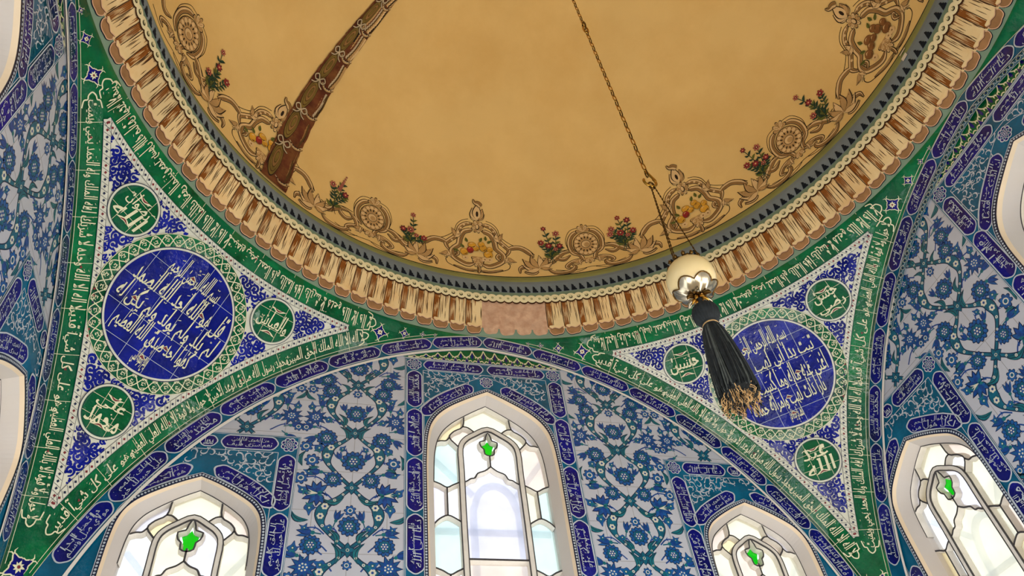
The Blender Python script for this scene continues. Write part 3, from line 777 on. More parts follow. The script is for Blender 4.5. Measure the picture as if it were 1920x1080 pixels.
def rosette(parent, x, z, r, h0=3):
    I = Ink(); P = lobed((x, z), r, 8, .08); poly(I, P, 'cobalt_deep', 0); ribbon(I, P, .0026, 'line_blue_white', 1, True)
    for k in range(8):
        a = k*PI/4; c = (x+.58*r*math.cos(a), z+.58*r*math.sin(a)); ringpoly(I, c, r*.14, r*.21, 'line_blue_white', 1.5, 9); disc(I, c, r*.09, 'turquoise', 1.5, 6)
    ringpoly(I, (x, z), r*.22, r*.31, 'line_blue_white', 1.6, 14); disc(I, (x, z), r*.12, 'line_blue_white', 1.7, 8)
    mb = MB(); I.emit(mb, wallF, h0); return mb.build('rosette', parent)
def path_map(P):
    P = np.asarray(P, float); d = np.r_[0, np.cumsum(np.linalg.norm(np.diff(P, axis=0), axis=1))]
    T = np.gradient(P, axis=0); T /= np.linalg.norm(T, axis=1)[:, None]; N = np.c_[-T[:, 1], T[:, 0]]
    def g(u, v):
        x = np.interp(u, d, P[:, 0]); z = np.interp(u, d, P[:, 1]); nx = np.interp(u, d, N[:, 0]); nz = np.interp(u, d, N[:, 1])
        q = np.hypot(nx, nz); return x+v*nx/q, z+v*nz/q
    return g, d[-1]
def arabesque(ink, inside, x0, x1, z0, z1, m, h, st=.021, seed=3):
    r_ = random.Random(seed); z = z0; row = 0
    while z < z1:
        x = x0+(st/2 if row % 2 else 0)
        while x < x1:
            px, pz = x+(r_.random()-.5)*st*.4, z+(r_.random()-.5)*st*.4
            if inside(px, pz):
                a = r_.random()*6.28; r = st*.5
                t = np.linspace(0, 1, 9); mir = 1 if r_.random() < .5 else -1
                P = np.c_[px+r*(1-.6*t)*np.cos(a+mir*4*t), pz+r*(1-.6*t)*np.sin(a+mir*4*t)]
                ribbon(ink, P, np.interp(t, [0, .3, .7, 1], [.0008, .0046, .002, .0012]), m, h)
                ribbon(ink, [P[0], P[0]+(P[0]-P[2])*1.1], [.0012, .0034], m, h)
                disc(ink, P[4]+(P[4]-np.array([px, pz]))*.7, .0016, m, h, 6)
            x += st
        z += st*.8; row += 1
def bead_border(parent, k):
    P = wout(k, 0, -.02); Q = wout(k, .0095, -.02); I = Ink()
    Pd, Qd = np.array(P), np.array(Q)
    I.add(np.vstack([Pd, Qd]), [(i, i+1, len(P)+i+1, len(P)+i) for i in range(len(P)-1)], 'ink', 4)
    M = (Pd+Qd)/2; d = np.r_[0, np.cumsum(np.linalg.norm(np.diff(M, axis=0), axis=1))]
    for s in np.arange(.003, d[-1], .0072): disc(I, (np.interp(s, d, M[:, 0]), np.interp(s, d, M[:, 1])), .0027, 'line_blue_white', 5, 6)
    ribbon(I, Qd, .0016, 'line_blue_white', 5)
    mb = MB(); I.emit(mb, wallF); mb.build('bead_border', parent)
def line_rect(I, x0, x1, z0, z1, m='line_blue_white', h=2, w=.0016):
    ribbon(I, densify([(x0, z0), (x1, z0), (x1, z1), (x0, z1)], .05), w, m, h, True)
def top_path(k):
    """outline over the head of a window, from left springing to right springing"""
    cx, hf, ap, pr = WINS[k]
    return smooth([(cx-hf*x, ap-d) for x, d in pr[::-1]]+[(cx+hf*x, ap-d) for x, d in pr[1:]], 4)
def center_frame():
    t = empty('window_tile_frame', (0, 1, .95), 'blue and turquoise calligraphy tile frame around the tall middle window of the far wall', 'tile frame', 'tile frames around the windows')
    I = Ink(); region(I, [(-.231, -.10), (-.231, .983), (.231, .983), (.231, -.10)], [wout('c', .008, -.02)], 'turquoise', 1)
    line_rect(I, -.2295, .2295, -.09, .9815); line_rect(I, -.2265, .2265, -.087, .9785, w=.0010)
    for sx in (-1, 1): ribbon(I, [(sx*.1795, -.09), (sx*.1795, .4), (sx*.1795, .9395)], .0018, 'line_blue_white', 2)
    ribbon(I, [(-.1795, .9395), (0, .9395), (.1795, .9395)], .0018, 'line_blue_white', 2)
    g, L = path_map(top_path('c')); q = np.linspace(.12, L-.12, 60); x, z = g(q, np.full(60, .0505)); ribbon(I, np.c_[x, z], .0016, 'line_blue_white', 2)
    mb = MB(); I.emit(mb, wallF); mb.build('turquoise_ground', t)
    def inside(a, b):
        if abs(a) > .172 or b > .934: return False
        px, pz = g(np.linspace(0, L, 80), np.full(80, .055)); zz = np.interp(a, px, pz); return b > zz+.004 and b > .78
    for sg in (-1, 1):
        J = Ink(); arabesque(J, lambda a, b: inside(a, b) and a*sg > .004, -.18, .18, .78, .94, 'line_blue_white', 2, st=.019, seed=4+sg)
        mb = MB(); J.emit(mb, wallF); mb.build('spandrel_scrollwork', t)
    bead_border(t, 'c')
    for x0 in (-.178, .006): cartouche(t, .172, .0345, aff(x0, .9425))
    for sx in (-1, 1): rosette(t, sx*.2045, .9595, .0205)
    for z1, z0 in ((.935, .806), (.800, .650), (.645, .494), (.488, .340), (.334, .186), (.180, .03)):
        cartouche(t, z1-z0, .041, aff(-.1835, z0, PI/2)); cartouche(t, z1-z0, .041, aff(.1835, z1, -PI/2))
    m_ = L/2
    for s0 in (m_-.028-.166, m_+.028): cartouche(t, .166, .0355, lambda u, v, s0=s0: g(s0+u, v+.012))
    rosette(t, 0, .879+.033, .0185)
    return t
def side_frame(k):
    sg = -1 if k == 'l' else 1; cx = WINS[k][0]
    t = empty('window_tile_frame', (cx, 1, .62), 'blue and turquoise calligraphy tile frame around the low %s window of the far wall' % ('left' if sg < 0 else 'right'), 'tile frame', 'tile frames around the windows')
    I = Ink(); region(I, [(cx-.206, -.10), (cx-.206, .688), (cx+.206, .688), (cx+.206, -.10)], [wout(k, .008, -.02)], 'turquoise', 1)
    line_rect(I, cx-.2045, cx+.2045, -.09, .6865); line_rect(I, cx-.2015, cx+.2015, -.087, .6835, w=.001)
    for s in (-1, 1): ribbon(I, [(cx+s*.158, -.09), (cx+s*.158, .3), (cx+s*.158, .638)], .0016, 'line_blue_white', 2)
    ribbon(I, [(cx-.158, .638), (cx, .638), (cx+.158, .638)], .0016, 'line_blue_white', 2)
    mb = MB(); I.emit(mb, wallF); mb.build('turquoise_ground', t)
    g, L = path_map(top_path(k)); px, pz = g(np.linspace(0, L, 80), np.full(80, .052))
    J = Ink(); arabesque(J, lambda a, b: abs(a-cx) < .150 and b < .632 and b > np.interp(a, px, pz)+.003 and b < float(arch_off(a, .055)), cx-.16, cx+.16, .42, .64, 'line_blue_white', 2, st=.02, seed=9)
    mb = MB(); J.emit(mb, wallF); mb.build('spandrel_scrollwork', t)
    bead_border(t, k)
    rosette(t, cx-sg*.181, .661, .0195)
    x0 = cx-.155 if sg > 0 else cx+.155-.13
    cartouche(t, .130, .0375, aff(x0, .6425))
    if sg < 0: cartouche(t, .04, .030, aff(x0-.048, .6455), ['محمد'])
    else: cartouche(t, .04, .030, aff(x0+.138, .6455), ['محمد'])
    for z1, z0 in ((.632, .482), (.476, .326), (.320, .170), (.164, .014)):
        a, b = cx-.2015, cx+.2015
        if sg < 0 or z1 < .33: cartouche(t, z1-z0, .040, aff(b-.0005, z0, PI/2))
        if sg > 0 or z1 < .33: cartouche(t, z1-z0, .040, aff(a+.0005, z1, -PI/2))
    m_ = L/2
    for s0 in (m_-.014-.150, m_+.014): cartouche(t, .150, .0355, lambda u, v, s0=s0: g(s0+u, v+.012))
    return t
# ---- blue inscription band under each arch
def arch_map(u, v):
    u = np.asarray(u, float); sg = np.sign(u+1e-12); Rm = 1+EP-.025; R = 1+EP-.0505+np.asarray(v)
    a = math.acos(EP/Rm)-np.abs(u)/Rm; return sg*(-EP+R*np.cos(a)), R*np.sin(a)
def arch_band():
    t = empty('arch_inscription_band', (0, 1, 1.05), 'band of dark blue cartouches curving along the pointed arch of the far wall', 'inscription band', 'arch inscription bands')
    I = Ink()
    strip2(I, -1.46, 1.46, 0, .0505, 'turquoise', 4, 240, 2); strip2(I, -1.46, 1.46, .0492, .0507, 'line_cream', 5, 240)
    strip2(I, -1.46, 1.46, -.0075, .0, 'plaster_edge', 7, 240); strip2(I, -1.46, 1.46, .0, .0012, 'ink', 5, 240)
    mb = MB(); put_mapped(mb, I, arch_map); mb.build('turquoise_ground', t)
    pitch = .1545
    for k in range(-8, 8):
        cartouche(t, pitch-.004, .0425, lambda u, v, k=k: arch_map(k*pitch+.002+u, v+.004), h0=6)
    return t
def crest():
    t = Ink(); x = np.linspace(-.235, .235, 60); zt = arch_off(x, .057); zb = np.full(60, .9845); ok = zt > zb+.001; x, zt, zb = x[ok], zt[ok], zb[ok]
    strip(t, x, zb, zt, 'green', 1); ribbon(t, np.c_[x, zb], .0016, 'line_blue_white', 2)
    for k in range(-6, 7):
        cx = k*.034; hh = float(arch_off(cx, .057))-.9845-.003
        if hh < .006: continue
        w = .034
        for m_ in (-1, 1):
            q = smooth([(cx, .9855), (cx+m_*w*.18, .9845+hh*.18), (cx+m_*w*.42, .9845+hh*.12), (cx+m_*w*.47, .9845+hh*.42), (cx+m_*w*.30, .9845+hh*.5), (cx+m_*w*.26, .9845+hh*.34)], 4); ribbon(t, q, taper(len(q), .0036), 'line_cream', 2)
            q = smooth([(cx+m_*w*.45, .9845+hh*.42), (cx+m_*w*.2, .9845+hh*.62), (cx, .9845+hh*.98)], 4); ribbon(t, q, .003, 'line_cream', 2)
        poly(t, leafpoly(hh*.55, .0042) @ np.array(rotm(PI/2)).T+np.array([cx, .9845+hh*.28]), 'cobalt_deep', 2.5)
        poly(t, np.array([(cx+w/2-.005, .9862), (cx+w/2+.005, .9862), (cx+w/2, .9845+hh*.45)]), 'cobalt_deep', 2.4)
    mb = MB(); t.emit(mb, wallF); o = mb.build('crest_frieze')
    return tag(o, 'narrow green frieze of cream palmette crests above the middle window of the far wall', 'frieze', 'palmette crest friezes')

# ---- floral tile panels: an ogival branch with blossoms, repeated up the wall
KX, KZ = .00046, .00051
LAY = .15
def P_(ink, P, m, k): poly(ink, P, m, .35+LAY*k)
def R_(ink, P, w, m, k, closed=False): ribbon(ink, P, w, m, .35+LAY*k, closed)
def blossom(ink, c, r):
    P_(ink, lobed(c, r*1.06, 13, .10, 4), 'ink', 1); P_(ink, lobed(c, r*.97, 13, .10, 4), 'blue_flower', 2)
    for k in range(13): 
        a = 2*PI*k/13; R_(ink, [(c[0]+r*.66*math.cos(a), c[1]+r*.66*math.sin(a)), (c[0]+r*.95*math.cos(a), c[1]+r*.95*math.sin(a))], r*.05, 'ink', 3)
    P_(ink, lobed(c, r*.70, 9, .12, 4), 'ink', 3); P_(ink, lobed(c, r*.62, 9, .12, 4), 'turquoise_deep', 3.4); P_(ink, lobed(c, r*.38, 7, .1, 4), 'blue_petal', 3.7)
    for k in range(6):
        a = 2*PI*k/6; disc(ink, (c[0]+r*.27*math.cos(a), c[1]+r*.27*math.sin(a)), r*.085, 'glaze_white', .35+LAY*4, 6)
    disc(ink, c, r*.1, 'glaze_white', .35+LAY*4, 6)
def starflower(ink, c, r, ph=0):
    P_(ink, star(c, r*1.08, 10, .56, ph), 'ink', 1); P_(ink, star(c, r*.97, 10, .55, ph), 'blue_petal', 2)
    for k in range(10):
        a = PI*(2*k)/10+ph; R_(ink, [(c[0]+r*.42*math.cos(a), c[1]+r*.42*math.sin(a)), (c[0]+r*.8*math.cos(a), c[1]+r*.8*math.sin(a))], r*.055, 'turquoise_deep', 3)
    disc(ink, c, r*.36, 'blue_flower', .35+LAY*3, 10)
    for k in range(7):
        a = 2*PI*k/7; disc(ink, (c[0]+r*.26*math.cos(a), c[1]+r*.26*math.sin(a)), r*.075, 'glaze_white', .35+LAY*4, 6)
    disc(ink, c, r*.08, 'glaze_white', .35+LAY*4, 6)
def lotus(ink, c, r, ang):
    M = np.array(rotm(ang)); C = np.array(c)
    for k, a in enumerate(np.linspace(-2.2, 2.2, 9)):
        L = leafpoly(r*(1.12-.08*abs(a)), r*.26) @ np.array(rotm(ang+a)).T+C; P_(ink, L, 'ink', 1)
        L = leafpoly(r*(1.02-.08*abs(a)), r*.2) @ np.array(rotm(ang+a)).T+C; P_(ink, L, 'blue_petal' if k % 2 else 'blue_flower', 2+.1*(k % 2))
    P_(ink, leafpoly(r*.8, r*.24) @ M.T+C, 'turquoise_deep', 3)
    for s in (-.5, 0, .5): R_(ink, (np.array([(0, 0), (r*.3, r*.1*s), (r*.62, r*.42*s)])) @ M.T+C, [r*.05, r*.1, r*.02], 'glaze_white', 4)
    for s in (-1, 1): P_(ink, leafpoly(r*.42, r*.12) @ np.array(rotm(ang+PI+s*.5)).T+C, 'teal_leaf', 3)
def tulip(ink, c, L, ang):
    C = np.array(c)
    for s, w, k in ((-.38, .13, 1), (.38, .13, 1), (0, .17, 2)):
        M = np.array(rotm(ang+s)); P_(ink, leafpoly(L, L*w*1.25) @ M.T+C, 'ink', k); P_(ink, leafpoly(L*.92, L*w) @ M.T+C, 'blue_flower' if s else 'blue_petal', k+.5)
    disc(ink, c, L*.14, 'teal_leaf', .35+LAY*3, 7)
    R_(ink, np.vstack([C, C-np.array(rotm(ang)) @ np.array([L*.5, 0])]), L*.09, 'turquoise_deep', .6)
def budf(ink, c, r, ang):
    M = np.array(rotm(ang)); C = np.array(c); B = np.array([(-.8, 0), (-.5, .6), (.1, .8), (.5, .35), (1.3, 0), (.5, -.35), (.1, -.8), (-.5, -.6)])*r
    P_(ink, smooth(B*1.1, 3, True) @ M.T+C, 'ink', 1); P_(ink, smooth(B, 3, True) @ M.T+C, 'blue_flower', 2)
    P_(ink, smooth(B*.5, 2, True) @ M.T+C, 'turquoise_deep', 3); disc(ink, c, r*.16, 'glaze_white', .35+LAY*4, 6)
    for s in (-1, 1): P_(ink, leafpoly(r*.9, r*.22) @ np.array(rotm(ang+PI+s*.8)).T+C-M @ np.array([r*.4, 0]), 'teal_leaf', 2.5)
def saz(ink, c, L, ang, cv):
    M = np.array(rotm(ang)); C = np.array(c)
    P_(ink, leafpoly(L*1.06, L*.17, cv, 10) @ M.T+C, 'ink', 1); P_(ink, leafpoly(L, L*.135, cv, 10) @ M.T+C, 'teal_leaf', 2)
    t = np.linspace(.04, .9, 8); R_(ink, np.c_[t*L, cv*np.sin(PI*t)*L+.01*L] @ M.T+C, L*.03, 'ink', 3)
def sprig(ink, c, r): 
    P_(ink, lobed(c, r*1.08, 7, .16, 4), 'ink', 1); P_(ink, lobed(c, r*.95, 7, .16, 4), 'blue_flower', 2); ringpoly(ink, c, r*.3, r*.46, 'glaze_white', .35+LAY*3, 9); disc(ink, c, r*.2, 'turquoise_deep', .35+LAY*3, 6)
def stem(ink, a, b, bend=.15, w=.0034):
    a, b = np.array(a), np.array(b); m = (a+b)/2+np.array([-(b-a)[1], (b-a)[0]])*bend; q = smooth([a, m, b], 5)
    R_(ink, q, w, 'blue_petal', 0); k = len(q)//2; d = q[k+1]-q[k]; d = d/np.linalg.norm(d); n = np.array([-d[1], d[0]])
    for s in (-1, 1): R_(ink, [q[k], q[k]+d*.005+n*s*.006], [.0030, .0008], 'blue_petal', .3)
CELL = {'A': dict(axis=[('b', 0, 165, 50)], swell=(128, 140, 70), el=[('b', 148, 38, 44), ('z', 42, 55, 92, 1.15, .28), ('p', 212, 168, 31), ('u', 182, 98, 24, 1.9), ('p', 250, 92, 28),
             ('z', 258, 205, 84, 1.7, -.2), ('b', 96, 268, 38), ('t', 160, 232, 62, .1), ('p', 258, 268, 29), ('t', 64, 158, 46, 1.1), ('u', 60, 96, 16, 2.2), ('t', 205, 30, 56, -.7), ('u', 222, 232, 18, .3), ('z', 170, 205, 60, -.5, .2)]),
        'B': dict(axis=[('p', 0, 118, 24), ('b', 0, 196, 44)], swell=(132, 150, 74), el=[('l', 168, 36, 62, .1), ('z', 32, 48, 100, -.1, -.25), ('p', 262, 82, 26), ('u', 200, 112, 25, -1.6), ('t', 66, 172, 52, 1.9),
             ('z', 196, 172, 92, .55, -.22), ('t', 170, 232, 66, .15), ('b', 258, 248, 31), ('b', 176, 290, 41), ('z', 62, 300, 88, 1.2, .28), ('u', 98, 205, 16, .3), ('u', 255, 306, 22, 1.7), ('u', 244, 20, 22, .8), ('u', 212, 210, 16, 2)]),
        'C': dict(axis=[('b', 0, 190, 46), ('p', 0, 62, 22)], swell=(130, 150, 72), el=[('b', 146, 52, 42), ('s', 218, 226, 50), ('u', 150, 236, 21, .3), ('z', 50, 70, 78, 1.0, .28), ('z', 226, 118, 74, .9, -.2), ('t', 190, 160, 52, 1.6),
             ('p', 250, 48, 24), ('u', 244, 160, 20, 1.5), ('t', 62, 178, 46, 1.3), ('z', 66, 282, 84, 1.25, .28), ('t', 220, 286, 58, .2), ('u', 200, 96, 20, .6), ('p', 262, 290, 22), ('t', 205, 6, 50, .4)]),
        'D': dict(axis=[('b', 0, 176, 46), ('p', 0, 70, 20)], swell=(130, 150, 72), el=[('s', 198, 82, 54), ('z', 52, 66, 96, 1.3, .25), ('t', 232, 30, 58, .3), ('u', 122, 70, 24, .5), ('b', 176, 232, 42), ('z', 208, 160, 88, .6, -.22),
             ('t', 66, 172, 48, 1.5), ('p', 258, 190, 28), ('p', 262, 128, 22), ('u', 240, 250, 22, 1.2), ('t', 150, 290, 60, .2), ('b', 236, 300, 32), ('u', 90, 280, 18, 2)])}
def branch(ink, P, w, m=1):
    R_(ink, P, np.asarray(w)+.0042, 'ink', 0.2); R_(ink, P, w, 'turquoise_deep', .8)
def cell(ink, ax, z0, kind, ok, H):
    c = CELL[kind]; q = lambda x, y: (ax+x*KX, z0-y*KZ)
    for s in (-1, 1):
        sw = c['swell']; pts = [q(0, 0), q(s*58, 52), q(s*sw[0], sw[1]-40), q(s*(sw[0]+6), sw[1]+30), q(s*88, sw[1]+90), q(0, H/KZ)]
        P = smooth(pts, 7); n = len(P); t = np.linspace(0, 1, n)
        keep = np.array([ok(p[0], p[1], .0) for p in P])
        w = .0062+.0185*np.exp(-((t-.46)/.15)**2)
        run = []
        for i in range(n+1):
            if i < n and keep[i]: run.append(i)
            else:
                if len(run) > 2: branch(ink, P[run], w[run])
                run = []
        for f, r in ((.16, .0036), (.27, .0044), (.38, .0098), (.54, .0092), (.68, .0044), (.8, .0036), (.9, .0034)):
            p = P[int(f*(n-1))]
            if not ok(p[0], p[1], 0): continue
            for k in range(6):
                a = k*PI/3; disc(ink, (p[0]+r*.55*math.cos(a), p[1]+r*.55*math.sin(a)), r*.36, 'glaze_white', .35+LAY*2.4, 6)
            disc(ink, p, r*.34, 'blue_petal', .35+LAY*3, 6)
    for e in [(k, x, y, r, *rest) for k, x, y, r, *rest in c['axis']]:
        p = q(e[1], e[2])
        if ok(*p, e[3]*KX): draw(ink, e, p, 1)
    for e in c['el']:
        for s in (-1, 1):
            p = q(s*e[1], e[2])
            if ok(*p, e[3]*KX*(.8 if e[0] in 'bslpu' else .12)): draw(ink, e, p, s, q(s*min(e[1]*.55, 118), e[2]+28))
    p = q(0, 0)
    if ok(*p, .012):                                       # knot where the branches cross
        for a in range(4): 
            M = np.array(rotm(a*PI/2)); P_(ink, leafpoly(.019, .008) @ M.T+np.array(p), 'ink', 1.2); P_(ink, leafpoly(.017, .0062) @ M.T+np.array(p), 'turquoise_deep', 2.2)
        sprig(ink, p, .0085)
def draw(ink, e, p, s, root=None):
    k, r = e[0], e[3]*KX*(1.24 if e[0] != 'z' else 1.15); A_ = lambda a: a if s > 0 else PI-a
    if root is not None and k in 'bslpu': stem(ink, root, p, .18*s)
    if k == 'b': blossom(ink, p, r)
    elif k == 's': starflower(ink, p, r)
    elif k == 'l': lotus(ink, p, r, A_(e[4]))
    elif k == 'p': sprig(ink, p, r)
    elif k == 'u': budf(ink, p, r, A_(e[4]))
    elif k == 't': tulip(ink, p, r, A_(e[4]))
    elif k == 'z': saz(ink, p, r, A_(e[4]), e[5]*s)
def panel(sg):
    x0, x1, xe, zt = .231, .484, .715, .688
    xs = np.linspace(x0, xe-.03, 40); P = [(x0, -.10)]+[(x, float(arch_off(x, .035))) for x in xs]+[(.70, zt), (x1, zt), (x1, -.10)]
    P = [(sg*x, z) for x, z in P]
    t = empty('floral_tile_panel', (sg*.355, 1, .5), 'white tile panel of blue blossoms %s of the middle window, far wall' % ('left' if sg < 0 else 'right'), 'tile panel', 'floral tile panels')
    I = Ink(); region(I, P, [], 'tile_white', .2); mb = MB(); I.emit(mb, wallF); mb.build('white_ground', t)
    def ok(x, z, r):
        a = abs(x)
        if x*sg < 0 or z > float(arch_off(a, .03)) or z < -.09: return False
        return x0+r < a < x1-r or (x1-r <= a < xe and z > zt+r)
    I = Ink()
    for ax in (.3545, .6145):
        z = .867+.158; k = 0
        while z > 0:
            H = .158
            cell(I, sg*ax, z, 'BCABDABD'[k], ok, H); z -= H; k += 1
    mb = MB(); I.emit(mb, wallF); o = mb.build('blossom_pattern', t); tag(o, 'blue blossoms, buds and turquoise branches')
    return t
DECOR = [center_frame(), side_frame('l'), side_frame('r'), arch_band(), crest(), panel(-1), panel(1)]
# ---- copies on the left and right walls (only what stands in front of the viewer)
def other_wall(rz, word):
    near, far = ('r', 'l') if rz < 0 else ('l', 'r')
    names = ['blue and turquoise calligraphy tile frame around the tall middle window of the %s wall' % word, None, None,
             'band of dark blue cartouches curving along the pointed arch of the %s wall' % word,
             'narrow green frieze of cream palmette crests above the middle window of the %s wall' % word, None, None]
    i = 1 if rz < 0 else 2
    names[i] = 'blue and turquoise calligraphy tile frame around the low corner window of the %s wall' % word
    names[5 if rz < 0 else 6] = 'white tile panel of blue blossoms on the %s wall, beside its corner window' % word
    return [copy_tree(o, rz=rz, label=l) for o, l in zip(DECOR, names) if l]
other_wall(-PI/2, 'right'); other_wall(PI/2, 'left')

# ------------------------------------------------------------------ windows: splayed reveal, stucco lattice, coloured panes
HALF = dict(
    topbar=[(-.063, .824), (-.068, .782), (-.093, .764), (-.106, .743), (-.083, .715)], topin=[(-.068, .782), (-.053, .779), (-.034, .763)],
    shoulder=[(-.149, .724), (-.130, .731), (-.116, .732), (-.106, .743)],
    cuspl=[(-.078, .606), (-.066, .611), (-.055, .619), (-.044, .622), (-.036, .636), (-.016, .645), (0, .658)])
INNER = [(-.080, .0), (-.080, .483), (-.0785, .634), (-.0785, .705), (-.066, .735), (-.037, .757), (0, .776)]
TUL0 = [(0, .766), (-.007, .751), (-.010, .740), (-.024, .735), (-.021, .719), (-.014, .712), (-.0125, .697), (0, .692)]
GRN0 = [(0, .748), (-.006, .738), (-.0165, .732), (-.0125, .722), (-.011, .706), (0, .699)]
def mir(P): return [(-x, z) for x, z in P]
def bar(mb, P, wf, wb, y0, y1, mf='stucco_shade', ms='stucco', closed=False, nsm=3):
    P = smooth(P, nsm, closed) if nsm else np.asarray(P, float); n = len(P)
    T = (np.roll(P, -1, 0)-np.roll(P, 1, 0)) if closed else np.gradient(P, axis=0)
    T = T/(np.linalg.norm(T, axis=1)[:, None]+1e-12); N = np.c_[-T[:, 1], T[:, 0]]
    def row(o, y): Q = P+N*o; return np.c_[Q[:, 0], np.full(n, y), Q[:, 1]]
    V = np.vstack([row(wf/2, y0), row(-wf/2, y0), row(wb/2, y1), row(-wb/2, y1)])
    ri = range(n if closed else n-1); nx = lambda i: (i+1) % n
    mb.add(V, [(i, nx(i), n+nx(i), n+i) for i in ri], mf)
    mb.add(V, [f for i in ri for f in ((i, 2*n+i, 2*n+nx(i), nx(i)), (n+i, n+nx(i), 3*n+nx(i), 3*n+i), (2*n+i, 3*n+i, 3*n+nx(i), 2*n+nx(i)))], ms)
YG = 1.052
def window(name, k, label, tints):
    cx, hf, ap, pr = WINS[k]; sc_ = 1.0 if k == 'c' else .84; iap = ap-.024 if k == 'c' else ap-.014
    ihf = .152*sc_
    tr = lambda P: [(cx+x*sc_, iap+(z-.857)*(sc_ if k == 'c' else .86)) for x, z in P]
    TUL, GRN = TUL0, GRN0
    if k != 'c': TUL, GRN = [[(x*1.28, .735+(z-.735)*1.2) for x, z in P] for P in (TUL0, GRN0)]
    t = empty(name, (cx, 1.03, ap-.2), label, 'window', kind='structure')
    O = np.array(outline(cx, hf, ap, pr, ZB)); Nn = np.array(outline(cx, ihf, iap, pr, ZB+.02)); mid = O*.75+Nn*.25
    n = len(O)
    def row(P, y): return np.c_[P[:, 0], np.full(n, y), P[:, 1]]
    mb = MB(); V = np.vstack([row(O, .9985), row(mid, 1.006), row(Nn, 1.034), row(Nn, 1.064)])
    F = [(j*n+i, (j+1)*n+i, (j+1)*n+(i+1) % n, j*n+(i+1) % n) for j in range(3) for i in range(n)]
    mb.add(V, F[:n], 'reveal_lip'); mb.add(V, F[n:], 'reveal'); mb.build('reveal', t)
    mb = MB(); GA = [(-.060, lo_) for lo_ in ((ZB+.03-iap)/(sc_ if k == 'c' else .86)+.857,)]+[(-.060, .50), (-.054, .56), (-.036, .604), (0, .622)]; GA = GA+[(-x, z) for x, z in GA[::-1][1:]]
    bar(mb, tr([(x+.012, z) for x, z in GA]), .017*sc_, .017*sc_, 1.0635, 1.072, mf='glass_grille', ms='glass_grille')
    bar(mb, tr([(-.15, .488), (.15, .488)]), .015*sc_, .015*sc_, 1.064, 1.0715, mf='glass_grille', ms='glass_grille', nsm=0); bar(mb, tr([(-.15, .700), (-.045, .590)]), .015*sc_, .015*sc_, 1.064, 1.0715, mf='glass_grille', ms='glass_grille', nsm=0); bar(mb, tr([(.15, .700), (.069, .590)]), .015*sc_, .015*sc_, 1.064, 1.0715, mf='glass_grille', ms='glass_grille', nsm=0)
    mb.build('outer_grille', t)
    mb = MB()
    zb = ZB+.03
    for P in HALF.values():
        for Q in (P, mir(P)): bar(mb, tr(Q), .0042, .010, 1.034, YG)
    q = 0
    zz = .606
    while True:
        B = [(-.152, zz), (-.135, zz-.007), (-.118, zz-.016), (-.102, zz-.008), (-.082, zz+.002)]; C_ = [(-.152, zz-.117), (-.139, zz-.104), (-.1185, zz-.094), (-.098, zz-.103), (-.082, zz-.114)]; D = [(-.118, zz-.016), (-.1185, zz-.094)]
        for Q in (B, C_): bar(mb, tr(Q), .0042, .010, 1.034, YG); bar(mb, tr(mir(Q)), .0042, .010, 1.034, YG)
        bar(mb, tr(D), .0042, .010, 1.034, YG, nsm=0); bar(mb, tr(mir(D)), .0042, .010, 1.034, YG, nsm=0)
        zz -= .229
        if tr([(0, zz-.12)])[0][1] < zb: break
    full = INNER+mir(INNER)[::-1][1:]; full = [(x, z) for x, z in full]
    lo = (zb-iap)/(sc_ if k == 'c' else .86)+.857
    full[0] = (full[0][0], lo); full[-1] = (full[-1][0], lo)
    bar(mb, tr(full), .0150*sc_, .0170*sc_, 1.031, YG, mf='stucco', nsm=3)
    for off in (-.0068, .0068):
        Q = smooth(tr(full), 3); T = np.gradient(Q, axis=0); T /= np.linalg.norm(T, axis=1)[:, None]; Q = Q+np.c_[-T[:, 1], T[:, 0]]*off*sc_
        bar(mb, Q, .0024, .0026, 1.0300, 1.034, ms='stucco_shade', nsm=0)
    bar(mb, tr(TUL+mir(TUL)[::-1][1:-1]), .0040, .010, 1.034, YG, closed=True, nsm=2)
    bar(mb, tr([(0, .692), (0, .658)]), .0042, .009, 1.034, YG, nsm=0)
    for z in (.400, .170):
        if tr([(0, z)])[0][1] > zb+.02: bar(mb, tr([(-.079, z), (.079, z)]), .0050, .012, 1.034, YG, nsm=0)
    bar(mb, Nn[1:-1], .0042, .008, 1.033, YG, nsm=0)
    mb.build('lattice', t)
    # panes
    def pane(P, tint, lab=None):
        m = MB(); Q = np.array(tr(P)); Q = Q[Q[:, 1] > zb-.2]
        n_ = len(Q); m.add(np.vstack([np.c_[Q[:, 0], np.full(n_, YG-.002), Q[:, 1]], np.c_[Q[:, 0], np.full(n_, YG+.001), Q[:, 1]]]), [tuple(range(n_)), tuple(range(2*n_-1, n_-1, -1))]+[(i, (i+1) % n_, n_+(i+1) % n_, n_+i) for i in range(n_)], tint)
        o = m.build('pane', t); 
        if lab: tag(o, lab)
    sd = lambda P, s: P if s < 0 else mir(P)
    ti = iter(tints); nt_ = lambda: next(ti)
    pane([(0, .859), (-.063, .826), (-.068, .782), (-.053, .779), (-.034, .763), (0, .776), (.034, .763), (.053, .779), (.068, .782), (.063, .826)], nt_())
    for s in (-1, 1):
        pane(sd([(-.063, .826), (-.112, .796), (-.140, .756), (-.151, .724), (-.130, .731), (-.116, .732), (-.106, .743), (-.093, .764), (-.068, .782)], s), nt_())
        pane(sd([(-.068, .782), (-.093, .764), (-.106, .743), (-.083, .715), (-.0785, .705), (-.066, .735), (-.037, .757), (-.034, .763), (-.053, .779)], s), nt_())
        pane(sd([(-.151, .724), (-.130, .731), (-.116, .732), (-.106, .743), (-.083, .715), (-.079, .634), (-.082, .608), (-.102, .598), (-.118, .590), (-.135, .599), (-.153, .606)], s), nt_())
        zz = .606
